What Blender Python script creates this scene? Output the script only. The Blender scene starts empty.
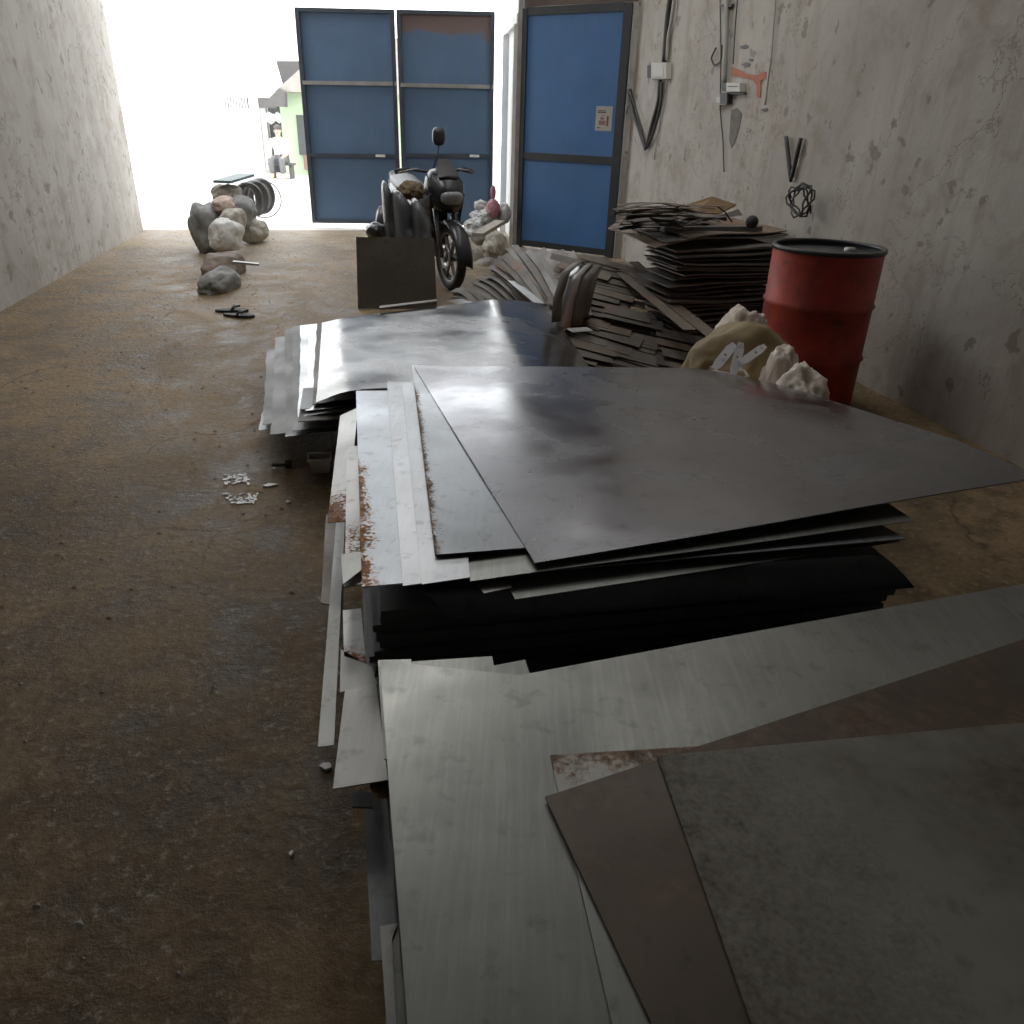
import bpy, bmesh, math, random
from mathutils import Vector, Matrix, noise
random.seed(7)
R_ = math.radians
C = bpy.context.scene.collection
SC = bpy.context.scene

# ------------------------------------------------------------------ camera
F = 773.0; H = 1.45; TH = math.atan(392/773.0); RO = R_(1.7)
fw = Vector((0, math.cos(TH), -math.sin(TH))); up0 = Vector((0, math.sin(TH), math.cos(TH))); r0 = Vector((1, 0, 0))
RT = math.cos(RO)*r0 + math.sin(RO)*up0
UP = -math.sin(RO)*r0 + math.cos(RO)*up0
cam_d = bpy.data.cameras.new('camera'); cam = bpy.data.objects.new('camera', cam_d); C.objects.link(cam)
cam_d.sensor_width = 36; cam_d.lens = F/1024*36; cam_d.clip_start = .02; cam_d.clip_end = 200
m = Matrix((RT, UP, -fw)).transposed().to_4x4(); m.translation = Vector((0, 0, H)); cam.matrix_world = m
SC.camera = cam

def ray(u, v): return fw + (u-512)/F*RT + (512-v)/F*UP
def W(u, v, z):
    d = ray(u, v); t = (z-H)/d.z
    return Vector((d.x*t, d.y*t, z))
def D(u, v, Y):
    d = ray(u, v); t = Y/d.y
    return Vector((d.x*t, Y, H+d.z*t))
# room frame: a across (to the right wall), b along (to the entrance)
ANG = math.atan2(.2022, .979)
N = Vector((math.cos(ANG), math.sin(ANG), 0)); A = Vector((-math.sin(ANG), math.cos(ANG), 0))
def rm(a, b, z=0.0): return N*a + A*b + Vector((0, 0, z))
WALL_R = 3.14
def RW(u, v, off=0.0):
    d = ray(u, v); t = (WALL_R-off - 0)/(d.dot(N))
    return Vector((0, 0, H)) + d*t

# ------------------------------------------------------------------ object helpers
def tag(o, label=None, cat=None, group=None, kind=None):
    if label: o['label'] = label
    if cat: o['category'] = cat
    if group: o['group'] = group
    if kind: o['kind'] = kind
    return o
def empty(name, loc, label=None, cat=None, group=None, rz=0):
    o = bpy.data.objects.new(name, None); C.objects.link(o); o.location = loc; o.rotation_euler = (0, 0, rz)
    o.empty_display_size = .1
    return tag(o, label, cat, group)
def link(name, me, mat, parent=None, loc=None, smooth=False):
    if mat: me.materials.append(mat)
    if smooth:
        for p in me.polygons: p.use_smooth = True
    o = bpy.data.objects.new(name, me); C.objects.link(o)
    if parent: o.parent = parent
    if loc is not None: o.location = loc
    return o
class MB:
    def __init__(s): s.v = []; s.f = []
    def quadgrid(s, rows):
        b = len(s.v); n = len(rows[0])
        for r in rows: s.v += [tuple(p) for p in r]
        for i in range(len(rows)-1):
            for j in range(n-1):
                s.f.append((b+i*n+j, b+i*n+j+1, b+(i+1)*n+j+1, b+(i+1)*n+j))
    def box(s, c, d, rz=0, M=None):
        b = len(s.v); c = Vector(c)
        for x in (-.5, .5):
            for y in (-.5, .5):
                for z in (-.5, .5):
                    p = Vector((x*d[0], y*d[1], z*d[2]))
                    if M is not None: p = M @ p
                    elif rz: p = Matrix.Rotation(rz, 3, 'Z') @ p
                    s.v.append(tuple(c+p))
        for f in ((0,1,3,2),(4,6,7,5),(0,4,5,1),(2,3,7,6),(0,2,6,4),(1,5,7,3)): s.f.append(tuple(b+i for i in f))
        return s
    def bar(s, p, q, w, h, up=Vector((0,0,1))):
        p = Vector(p); q = Vector(q); d = (q-p); L = d.length; d.normalize()
        x = d.cross(up)
        if x.length < 1e-4: x = d.cross(Vector((1,0,0)))
        x.normalize(); z = x.cross(d)
        M = Matrix((x, d, z)).transposed()
        return s.box((p+q)/2, (w, L, h), M=M)
    def tube(s, pts, r, n=10, caps=True, closed=False):
        pts = [Vector(p) for p in pts]; k = len(pts)
        rr = r if isinstance(r, (list, tuple)) else [r]*k
        b = len(s.v); nrm = None
        for i, p in enumerate(pts):
            if closed: t = pts[(i+1) % k]-pts[i-1]
            else: t = pts[min(i+1, k-1)]-pts[max(i-1, 0)]
            t.normalize()
            if nrm is None:
                nrm = t.orthogonal().normalized()
            else:
                nrm = (nrm - t*nrm.dot(t))
                nrm = nrm.normalized() if nrm.length > 1e-6 else t.orthogonal().normalized()
            bi = t.cross(nrm)
            for j in range(n):
                a = 2*math.pi*j/n
                s.v.append(tuple(p + rr[i]*(math.cos(a)*nrm+math.sin(a)*bi)))
        for i in range(k if closed else k-1):
            i2 = (i+1) % k
            for j in range(n):
                s.f.append((b+i*n+j, b+i*n+(j+1) % n, b+i2*n+(j+1) % n, b+i2*n+j))
        if caps and not closed:
            s.f.append(tuple(b+j for j in range(n))[::-1]); s.f.append(tuple(b+(k-1)*n+j for j in range(n)))
        return s
    def lathe(s, prof, n=24, M=None, closed=False):
        b = len(s.v); k = len(prof)
        for (r, z) in prof:
            for j in range(n):
                a = 2*math.pi*j/n; p = Vector((r*math.cos(a), r*math.sin(a), z))
                if M is not None: p = M @ p
                s.v.append(tuple(p))
        for i in range(k if closed else k-1):
            i2 = (i+1) % k
            for j in range(n):
                s.f.append((b+i*n+j, b+i*n+(j+1) % n, b+i2*n+(j+1) % n, b+i2*n+j))
        return s
    def prism(s, poly, thick):
        """poly: list of world Vectors (planar); extruded by vector thick."""
        b = len(s.v); k = len(poly); t = Vector(thick)
        s.v += [tuple(p) for p in poly] + [tuple(Vector(p)+t) for p in poly]
        s.f.append(tuple(range(b, b+k))); s.f.append(tuple(range(b+2*k-1, b+k-1, -1)))
        for i in range(k):
            j = (i+1) % k; s.f.append((b+i, b+k+i, b+k+j, b+j))
        return s
    def mesh(s, name):
        me = bpy.data.meshes.new(name); me.from_pydata(s.v, [], s.f); me.validate()
        bm = bmesh.new(); bm.from_mesh(me); bmesh.ops.recalc_face_normals(bm, faces=bm.faces); bm.to_mesh(me); bm.free()
        return me
    def build(s, name, mat, parent=None, smooth=False, bevel=0, origin=None, world=False):
        if origin is not None:
            o_ = Vector(origin); s.v = [tuple(Vector(p)-o_) for p in s.v]
        o = link(name, s.mesh(name), mat, parent, origin, smooth)
        if bevel:
            md = o.modifiers.new('bevel', 'BEVEL'); md.width = bevel; md.segments = 2; md.limit_method = 'ANGLE'
        return o
def centre(pts):
    c = Vector((0, 0, 0))
    for p in pts: c += Vector(p)
    return c/len(pts)

# ------------------------------------------------------------------ materials
class NT:
    def __init__(s, name):
        s.m = bpy.data.materials.new(name); s.m.use_nodes = True; s.t = s.m.node_tree
        s.b = s.t.nodes['Principled BSDF']; s.L = s.t.links
    def n(s, typ, **k):
        nd = s.t.nodes.new(typ)
        for a, v in k.items(): setattr(nd, a, v)
        return nd
    def l(s, a, b): s.L.new(a, b)
    def coord(s, scale=(1,1,1), rnd=True, out='Object'):
        tc = s.n('ShaderNodeTexCoord'); mp = s.n('ShaderNodeMapping'); mp.inputs['Scale'].default_value = scale
        s.l(tc.outputs[out], mp.inputs['Vector'])
        if rnd:
            oi = s.n('ShaderNodeObjectInfo'); mu = s.n('ShaderNodeMath', operation='MULTIPLY'); mu.inputs[1].default_value = 37
            s.l(oi.outputs['Random'], mu.inputs[0]); s.l(mu.outputs[0], mp.inputs['Location'])
        return mp.outputs['Vector']
    def noise(s, vec, scale, detail=5, rough=.6, dist=0):
        nd = s.n('ShaderNodeTexNoise'); nd.inputs['Scale'].default_value = scale; nd.inputs['Detail'].default_value = detail
        nd.inputs['Roughness'].default_value = rough; nd.inputs['Distortion'].default_value = dist
        s.l(vec, nd.inputs['Vector']); return nd.outputs['Fac']
    def ramp(s, fac, lo, hi, a=0.0, b=1.0):
        nd = s.n('ShaderNodeMapRange'); nd.clamp = True
        for i, v in zip(('From Min','From Max','To Min','To Max'), (lo, hi, a, b)): nd.inputs[i].default_value = v
        s.l(fac, nd.inputs['Value']); return nd.outputs['Result']
    def math(s, op, a, b):
        nd = s.n('ShaderNodeMath', operation=op)
        for i, x in enumerate((a, b)):
            if isinstance(x, (int, float)): nd.inputs[i].default_value = x
            else: s.l(x, nd.inputs[i])
        return nd.outputs[0]
    def mix(s, fac, a, b):
        nd = s.n('ShaderNodeMix', data_type='RGBA')
        if isinstance(fac, (int, float)): nd.inputs[0].default_value = fac
        else: s.l(fac, nd.inputs[0])
        for i, x in ((6, a), (7, b)):
            if isinstance(x, tuple): nd.inputs[i].default_value = (*x, 1)
            else: s.l(x, nd.inputs[i])
        return nd.outputs[2]
    def set(s, k, v):
        i = s.b.inputs[k]
        if isinstance(v, tuple): i.default_value = (*v, 1)
        elif isinstance(v, (int, float)): i.default_value = v
        else: s.l(v, i)
    def bump(s, h, strength=.3, dist=.01):
        nd = s.n('ShaderNodeBump'); nd.inputs['Strength'].default_value = strength; nd.inputs['Distance'].default_value = dist
        s.l(h, nd.inputs['Height']); s.l(nd.outputs['Normal'], s.b.inputs['Normal'])

def simple(name, col, rough=.6, metal=0.0, var=.25, scale=6, bump=.15, bd=.01):
    t = NT(name); v = t.coord(); f = t.noise(v, scale)
    t.set('Base Color', t.mix(t.ramp(f, .3, .7), tuple(c*(1-var) for c in col), tuple(min(1, c*(1+var*.6)) for c in col)))
    t.set('Roughness', rough); t.set('Metallic', metal)
    if bump: t.bump(t.noise(v, scale*4), bump, bd)
    return t.m

def sheet_metal(name, col=(.5,.51,.52), dark=(.16,.165,.17), rough=.3, rv=.2, rust=0.0, rust_edge=None, metal=.9, blotch=.5, wave=.06, brush=.25, rustcol=(.19,.075,.03), soft=(.72, .79), scratch=.0, smudge=.45):
    t = NT(name); v = t.coord()
    b1 = t.noise(v, 2.1, 3, .5, .3); b2 = t.noise(v, 7, 4, .6); b3 = t.noise(t.coord((60, 3, 3)), 2, 3); b4 = t.noise(t.coord((3, 70, 3)), 1.3, 2, .4)
    d = t.math('MULTIPLY', t.ramp(b1, .36, .72), blotch)
    d2 = t.math('MULTIPLY', t.ramp(b2, .45, .8), blotch*.8); b5 = t.noise(v, 24, 4, .6, .2)
    col1 = t.mix(d, col, dark)
    col1 = t.mix(d2, col1, tuple(c*.6 for c in col))
    col1 = t.mix(t.math('MULTIPLY', t.ramp(b3, .45, .7), brush), col1, tuple(min(1, c*1.25) for c in col))
    col1 = t.mix(t.math('MULTIPLY', t.ramp(b4, .70, .76), scratch), col1, tuple(min(1, c*1.7) for c in col))
    sm = t.n('ShaderNodeTexNoise'); sm.inputs['Scale'].default_value = 3.1; sm.inputs['Detail'].default_value = 2; sm.inputs['Distortion'].default_value = .4
    t.l(v, sm.inputs['Vector'])
    rgh = t.math('ADD', t.ramp(sm.outputs['Fac'], .34, .68, rough, rough+rv), t.ramp(b2, .3, .8, 0, .08))
    met = metal
    uv = t.n('ShaderNodeUVMap'); sp = t.n('ShaderNodeSeparateXYZ'); t.l(uv.outputs['UV'], sp.inputs[0])
    col1 = t.mix(t.math('MULTIPLY', t.ramp(b5, .57, .70), smudge), col1, tuple(c*.35 for c in col))
    if rust or rust_edge:
        rn = t.noise(v, 13, 8, .7); rn2 = t.noise(v, 2.0, 3)
        mask = None
        if rust: mask = t.math('MULTIPLY', t.ramp(t.math('ADD', rn2, t.math('MULTIPLY', rn, .35)), .82-.3*rust, .98-.3*rust), .85)
        if rust_edge:
            ax, w, lo, hi = rust_edge          # band along one side, active for t between lo and hi
            e = sp.outputs[0] if ax in 'LR' else sp.outputs[1]
            if ax in 'RN': e = t.math('SUBTRACT', 1.0, e)
            band = t.ramp(e, 0, w, 1, 0)
            o = sp.outputs[1] if ax in 'LR' else sp.outputs[0]
            band = t.math('MULTIPLY', band, t.ramp(o, lo, lo+.12)); band = t.math('MULTIPLY', band, t.ramp(o, hi-.06, hi, 1, 0))
            fine = t.noise(v, 110, 4, .7)
            mk = t.ramp(t.math('ADD', t.math('MULTIPLY', band, .335), t.math('ADD', t.math('MULTIPLY', rn, .4), t.math('MULTIPLY', fine, .6))), soft[0], soft[1])
            mk = t.math('MULTIPLY', mk, t.ramp(band, .02, .2))
            mask = mk if mask is None else t.math('MAXIMUM', mask, mk)
        rc = t.mix(t.ramp(t.noise(v, 40, 4), .35, .65), tuple(c*.5 for c in rustcol), tuple(c*1.4 for c in rustcol))
        col1 = t.mix(mask, col1, rc); rgh = t.math('MAXIMUM', rgh, t.math('MULTIPLY', mask, .85))
        met = t.math('MULTIPLY', t.math('SUBTRACT', 1.0, mask), metal)
    t.set('Base Color', col1); t.set('Roughness', rgh); t.set('Metallic', met)
    t.bump(t.noise(v, 1.7, 2, .4), wave, .05)
    return t.m

M = {}
M['bright'] = sheet_metal('bright_steel', (.42,.43,.445), (.2,.21,.22), .33, .08, blotch=.4, wave=.03)
M['top'] = sheet_metal('dark_bright_steel', (.18,.18,.195), (.095,.09,.087), .14, .15, blotch=.4, wave=.035, brush=.12)
M['far'] = sheet_metal('stained_steel', (.20,.20,.20), (.05,.047,.043), .14, .15, blotch=.85, wave=.045)
M['c1'] = sheet_metal('rusty_edge_steel', (.33,.355,.38), (.2,.215,.23), .26, .12, rust_edge=('L', .07, .42, 1.1), blotch=.35, rustcol=(.40,.16,.045), wave=.03)
M['c3'] = sheet_metal('brown_edge_steel', (.22,.235,.25), (.12,.125,.13), .24, .15, rust_edge=('L', .10, .10, 1.1), blotch=.4, rustcol=(.16,.085,.035), wave=.03)
M['pale'] = sheet_metal('pale_zinc', (.31,.31,.295), (.19,.185,.17), .36, .12, blotch=.4, metal=.7)
M['palerust'] = sheet_metal('pale_zinc_rust', (.42,.42,.41), (.26,.25,.24), .36, .12, rust_edge=('N', .6, -.2, 1.2), blotch=.4, metal=.75, rustcol=(.32,.12,.035))
M['near'] = sheet_metal('matt_grey_steel', (.265,.27,.25), (.13,.13,.118), .29, .14, smudge=.45, blotch=.85, metal=.72, wave=.02, brush=.35)
M['nearrust'] = sheet_metal('matt_grey_rust', (.27,.275,.255), (.14,.14,.126), .31, .12, soft=(.66,.86), rust_edge=('F', .10, -.2, .3), blotch=.5, metal=.72, rustcol=(.19,.10,.05), wave=.02, brush=.15)
M['brown'] = sheet_metal('brown_sheet', (.10,.076,.052), (.045,.036,.028), .36, .16, rust=.6, blotch=.8, metal=.3, soft=(.5,.9), rustcol=(.13,.068,.036), brush=.08)
M['green'] = sheet_metal('greenish_sheet', (.25,.25,.205), (.13,.12,.10), .42, .14, soft=(.48,.95), rust_edge=('L', .22, -.2, 1.2), rust=.22, blotch=.6, metal=.35, rustcol=(.085,.062,.045), brush=.08)
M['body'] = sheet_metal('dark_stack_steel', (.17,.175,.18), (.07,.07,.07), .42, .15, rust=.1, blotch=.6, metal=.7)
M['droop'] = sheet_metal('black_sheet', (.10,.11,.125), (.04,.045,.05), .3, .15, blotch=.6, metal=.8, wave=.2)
M['plate'] = sheet_metal('dark_plate', (.10,.088,.074), (.045,.042,.038), .45, .15, rust=.12, blotch=.7, metal=.4, rustcol=(.06,.035,.02))
M['strip'] = sheet_metal('offcut_steel', (.165,.15,.132), (.075,.07,.062), .5, .2, rust=.15, blotch=.8, metal=.5)
M['stripb'] = sheet_metal('offcut_brown', (.18,.148,.115), (.10,.085,.07), .5, .2, rust=.4, blotch=.7, metal=.5, rustcol=(.13,.08,.05))
M['striplight'] = sheet_metal('offcut_bright', (.55,.56,.57), (.28,.28,.28), .28, .15, blotch=.4)
M['wallpile'] = sheet_metal('pile_sheet', (.15,.14,.13), (.06,.055,.05), .45, .2, rust=.25, blotch=.7, metal=.5, rustcol=(.13,.07,.04))
M['wallpiletop'] = sheet_metal('pile_rust', (.20,.15,.11), (.09,.07,.055), .5, .2, rust=.6, blotch=.6, metal=.35, rustcol=(.18,.09,.05))
M['farside'] = sheet_metal('far_side_steel', (.15,.152,.145), (.07,.07,.065), .48, .15, rust=.1, blotch=.6, metal=.55)
M['zinc'] = sheet_metal('galvanised', (.9,.92,.95), (.6,.62,.64), .3, .1, blotch=.25, metal=.25)
M['blackpaint'] = simple('black_painted_steel', (.022,.026,.028), .45, .2)
M['blackplastic'] = simple('black_plastic', (.018,.019,.021), .35, 0, .3, 6, .05)
M['gateframe'] = simple('gate_frame_paint', (.035,.045,.058), .5, .2)
M['rubber'] = simple('rubber', (.014,.014,.015), .75)
M['greyrubber'] = simple('glare_lightened_rubber', (.09,.09,.092), .6)  # rubber lightened to carry the glare over the tyres
M['rubbledark'] = simple('bare_render', (.15,.14,.125), .95, 0, .3, 20, .3)
M['chrome'] = simple('dull_chrome', (.45,.46,.48), .25, 1, .15)
M['greyplastic'] = simple('grey_plastic_film', (.06,.064,.072), .28, 0, .35, 4, .2, .03)
M['straw'] = simple('dry_fibre', (.15,.11,.06), .9, 0, .5, 30, .6)
M['sackwhite'] = simple('woven_white', (.66,.64,.60), .75, 0, .25, 9, .35)
M['sackgrey'] = simple('woven_grey', (.20,.20,.19), .8, 0, .3, 7, .35)
M['sackbeige'] = simple('woven_beige', (.36,.33,.27), .8, 0, .3, 8, .35)
M['sacktan'] = simple('woven_tan', (.26,.185,.085), .75, 0, .3, 5, .3)
M['sackbrown'] = simple('woven_brown', (.20,.155,.12), .85, 0, .35, 7, .35)
M['sackpink'] = simple('dusty_pink_cloth', (.45,.33,.27), .85, 0, .25, 7, .3)
M['pinkbag'] = simple('pink_plastic', (.42,.16,.20), .45, 0, .3, 6, .2)
M['clearbag'] = simple('pale_plastic_film', (.46,.46,.45), .35, 0, .3, 7, .3)
M['creambag'] = simple('cream_plastic', (.66,.56,.47), .5, 0, .25, 8, .3)
M['teal'] = simple('teal_board', (.08,.13,.14), .6)
M['cardboard'] = simple('cardboard', (.30,.19,.10), .85, 0, .25)
M['paper'] = simple('yellowed_paper', (.36,.34,.31), .8, 0, .12)
M['ink'] = simple('dark_print', (.10,.06,.055), .8, 0, .1)
M['redink'] = simple('red_print', (.22,.10,.09), .8, 0, .1)
M['wire'] = simple('dark_cable', (.028,.027,.026), .6)
M['wirepale'] = simple('grey_conduit', (.36,.34,.31), .6)
M['boxpale'] = simple('ivory_plastic', (.52,.50,.45), .5, 0, .12)
M['orange'] = simple('orange_paint', (.36,.085,.03), .7, 0, .35, 25, 0)
M['whiteframe'] = simple('white_paint', (.66,.66,.64), .5, 0, .12)
M['steelpost'] = simple('worn_post_steel', (.34,.33,.31), .4, .5, .3)
M['brownboard'] = simple('brown_board', (.09,.06,.048), .7)
M['rubble'] = simple('broken_concrete', (.26,.235,.20), .95, 0, .35, 9, .5)
M['shard'] = simple('white_flake', (.72,.71,.70), .35, 0, .15)
M['skin'] = simple('skin', (.55,.36,.27), .6, 0, .05)
M['shirt'] = simple('white_shirt', (.8,.8,.79), .85, 0, .05)
M['trousers'] = simple('grey_trousers', (.10,.10,.105), .85, 0, .1)
M['hair'] = simple('dark_hair', (.06,.05,.045), .8, 0, .1)
M['extwhite'] = simple('white_render', (.8,.8,.78), .9, 0, .06, 2, .05)
M['extgreen'] = simple('pale_green_render', (.33,.42,.27), .9, 0, .06, 2, .05)
M['extroof'] = simple('grey_roof', (.085,.08,.078), .9, 0, .15)
M['extdark'] = simple('shaded_recess', (.055,.055,.055), .9, 0, .2)
M['extgrille'] = simple('brown_grille', (.05,.043,.04), .9, 0, .1)
M['extshutter'] = simple('grey_shutter', (.045,.05,.055), .7, 0, .1)
M['extbrick'] = simple('brick_pier', (.20,.11,.09), .9, 0, .2)
M['roofsheet'] = simple('roof_sheet', (.10,.10,.10), .6, .3)
M['fill_panel'] = simple('fill_panel_sheet', (.6,.6,.58), .5)  # pale panel above each added fill lamp
M['lens'] = simple('lamp_lens', (.25,.26,.28), .12)
M['engine'] = simple('engine_alloy', (.16,.16,.165), .4, .7)
M['silverpaint'] = simple('grey_body_paint', (.028,.030,.034), .25, .3, .2, 3, 0)

def blue_paint(name, col, faded=None):
    t = NT(name); v = t.coord(rnd=False)
    f = t.noise(v, 1.6, 4); g = t.noise(t.coord((14, 14, 1.2), rnd=False), 1.5, 5)
    c = t.mix(t.ramp(f, .3, .7), tuple(x*.82 for x in col), tuple(x*1.12 for x in col))
    c = t.mix(t.math('MULTIPLY', t.ramp(g, .5, .75), .28), c, (.10,.115,.13))
    if faded:   # brown rusted band along the top edge with a wavy border (object z)
        sp = t.n('ShaderNodeSeparateXYZ'); t.l(t.coord(rnd=False), sp.inputs[0])
        hgt = t.math('ADD', sp.outputs[2], t.math('MULTIPLY', t.noise(v, 3, 3), .35))
        c = t.mix(t.ramp(hgt, faded, faded+.06), c, (.13,.085,.08))
    t.set('Base Color', c); t.set('Roughness', .45); t.bump(t.noise(v, 3, 2), .06, .03)
    return t.m
M['blue'] = blue_paint('blue_gate_paint', (.062,.118,.215))
M['blue2'] = blue_paint('blue_door_paint', (.032,.115,.30))
M['bluerust'] = blue_paint('blue_gate_rust_top', (.062,.118,.215), .33)

SPILL0 = 5.7   # painted light spill starts here, in object space of the floor slab, whose middle lies at b = 4.15
def floor_mat():
    t = NT('dirt_concrete'); v = t.coord(rnd=False)
    big = t.noise(v, .9, 6, .6, .5); mid = t.noise(v, 5, 8, .65); fine = t.noise(v, 38, 6, .7)
    c = t.mix(t.ramp(big, .35, .65), (.108,.070,.034), (.265,.180,.095))
    c = t.mix(t.math('MULTIPLY', t.ramp(mid, .48, .72), .6), c, (.30,.21,.12))
    c = t.mix(t.math('MULTIPLY', t.ramp(mid, .52, .34), .75), c, (.055,.040,.023))
    c = t.mix(t.math('MULTIPLY', t.ramp(fine, .56, .68), .7), c, (.36,.29,.21))
    c = t.mix(t.math('MULTIPLY', t.ramp(fine, .48, .34), .45), c, (.055,.039,.022))
    # cracks
    vo = t.n('ShaderNodeTexVoronoi', feature='DISTANCE_TO_EDGE'); vo.inputs['Scale'].default_value = .6
    wv = t.n('ShaderNodeVectorMath', operation='ADD'); nn = t.n('ShaderNodeTexNoise'); nn.inputs['Scale'].default_value = 2.5; nn.inputs['Detail'].default_value = 6
    sc = t.n('ShaderNodeVectorMath', operation='SCALE'); sc.inputs['Scale'].default_value = .5
    t.l(v, nn.inputs['Vector']); t.l(nn.outputs['Color'], sc.inputs[0]); t.l(v, wv.inputs[0]); t.l(sc.outputs[0], wv.inputs[1]); t.l(wv.outputs[0], vo.inputs['Vector'])
    crack = t.ramp(vo.outputs['Distance'], .002, .009, 1, 0)
    c = t.mix(t.math('MULTIPLY', t.math('MULTIPLY', crack, t.ramp(big, .45, .6)), .45), c, (.02,.017,.013))
    # pale scuffs: bright cement smears
    sm = t.noise(t.coord((1.2, 5, 1), rnd=False), 1.6, 8, .7)
    c = t.mix(t.math('MULTIPLY', t.ramp(sm, .63, .72), .45), c, (.26,.22,.17))
    # daylight spill at the entrance, painted into the floor as paler colour
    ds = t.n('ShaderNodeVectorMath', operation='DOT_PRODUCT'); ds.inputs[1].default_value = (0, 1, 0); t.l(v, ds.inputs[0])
    spill_ = t.math('MULTIPLY', t.ramp(t.math('ADD', ds.outputs['Value'], t.math('MULTIPLY', mid, 3.0)), SPILL0, SPILL0+4.5), t.math('MULTIPLY', t.ramp(fine, .35, .6, .25, 1), t.ramp(t.noise(v, 2.4, 8, .72), .36, .6, .15, 1)))
    c = t.mix(t.math('MULTIPLY', spill_, .7), c, (.50,.45,.38))
    t.set('Base Color', c)
    t.set('Roughness', t.ramp(mid, .35, .7, .45, .85)); t.set('Specular IOR Level', .18)
    h = t.math('ADD', t.math('MULTIPLY', mid, .7), t.math('MULTIPLY', fine, .25)); h = t.math('SUBTRACT', h, t.math('MULTIPLY', t.math('MULTIPLY', crack, t.ramp(big, .45, .6)), .15))
    t.bump(h, .6, .05)
    return t.m
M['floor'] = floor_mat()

def wall_mat(name, base=(.62,.60,.56)):
    t = NT(name); v = t.coord(rnd=False)
    big = t.noise(v, .8, 6, .6, .8); mid = t.noise(v, 3.5, 8, .68, .3); streak = t.noise(t.coord((5, 5, .5), rnd=False), 1.6, 6, .6)
    c = t.mix(t.ramp(big, .38, .62), tuple(x*.78 for x in base), tuple(min(1, x*1.1) for x in base))
    c = t.mix(t.math('MULTIPLY', t.ramp(mid, .50, .66), .62), c, (.25,.205,.155))
    c = t.mix(t.math('MULTIPLY', t.ramp(streak, .5, .68), .38), c, (.29,.22,.155))
    spots = t.noise(v, 7.5, 3, .5)
    c = t.mix(t.math('MULTIPLY', t.ramp(spots, .64, .675), .7), c, (.10,.09,.08))
    # peeled-plaster contour lines
    ct = t.noise(v, 1.05, 7, .62, .2)
    ln = t.math('ABSOLUTE', t.math('SUBTRACT', ct, .56), 0)
    ln = t.ramp(ln, .0015, .006, 1, 0)
    c = t.mix(t.math('MULTIPLY', ln, .5), c, (.10,.09,.075))
    c = t.mix(t.math('MULTIPLY', t.ramp(ct, .54, .62), .14), c, (.40,.36,.30))
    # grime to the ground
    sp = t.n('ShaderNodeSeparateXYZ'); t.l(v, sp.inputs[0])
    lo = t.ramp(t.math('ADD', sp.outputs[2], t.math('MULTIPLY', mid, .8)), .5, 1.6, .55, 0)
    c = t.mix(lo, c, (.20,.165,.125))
    t.set('Base Color', c); t.set('Roughness', .85)
    t.bump(t.math('ADD', mid, t.math('MULTIPLY', ln, -.4)), .4, .02)
    return t.m
M['wall'] = wall_mat('old_plaster')
M['wall_l'] = wall_mat('left_plaster', (.68,.66,.63))
M['barrel'] = None
def barrel_mat():
    t = NT('red_drum_paint'); v = t.coord(rnd=False)
    f = t.noise(v, 5, 7, .65); g = t.noise(v, 14, 6, .7)
    c = t.mix(t.ramp(f, .35, .65), (.17,.020,.015), (.52,.05,.03))
    c = t.mix(t.math('MULTIPLY', t.ramp(g, .56, .72), .65), c, (.09,.04,.03))
    t.set('Base Color', c); t.set('Roughness', .5); t.bump(f, .1, .02); return t.m
M['barrel'] = barrel_mat()
def net_mat():
    t = NT('cream_net'); v = t.coord(rnd=False)
    vo = t.n('ShaderNodeTexVoronoi', feature='DISTANCE_TO_EDGE'); vo.inputs['Scale'].default_value = 34; t.l(v, vo.inputs['Vector'])
    k = t.ramp(vo.outputs['Distance'], .06, .16, 1, 0)
    t.set('Base Color', t.mix(k, (.30,.25,.20), (.60,.52,.45))); t.set('Roughness', .7); t.bump(k, .4, .01); return t.m
M['net'] = net_mat()

# ------------------------------------------------------------------ world + light
w = bpy.data.worlds.new('overcast_sky'); SC.world = w; w.use_nodes = True
bg = w.node_tree.nodes['Background']; bg.inputs['Color'].default_value = (.95,.98,1,1); bg.inputs['Strength'].default_value = 5.0
SC.view_settings.view_transform = 'Standard'; SC.view_settings.look = 'None'; SC.view_settings.exposure = 0; SC.view_settings.gamma = 1.17
SC.cycles.use_denoising = True; SC.cycles.max_bounces = 8; SC.cycles.diffuse_bounces = 4; SC.cycles.glossy_bounces = 4
SC.cycles.sample_clamp_indirect = 6
def area(name, loc, size, power, target=None, col=(1,1,1)):
    d = bpy.data.lights.new(name, 'AREA'); d.shape = 'RECTANGLE'; d.size, d.size_y = size; d.energy = power; d.color = col
    o = bpy.data.objects.new(name, d); C.objects.link(o); o.location = loc
    o.rotation_euler = (0, 0, ANG)
    if target is not None:
        o.rotation_euler = (Vector(target)-Vector(loc)).to_track_quat('-Z', 'Y').to_euler()
    return o

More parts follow.
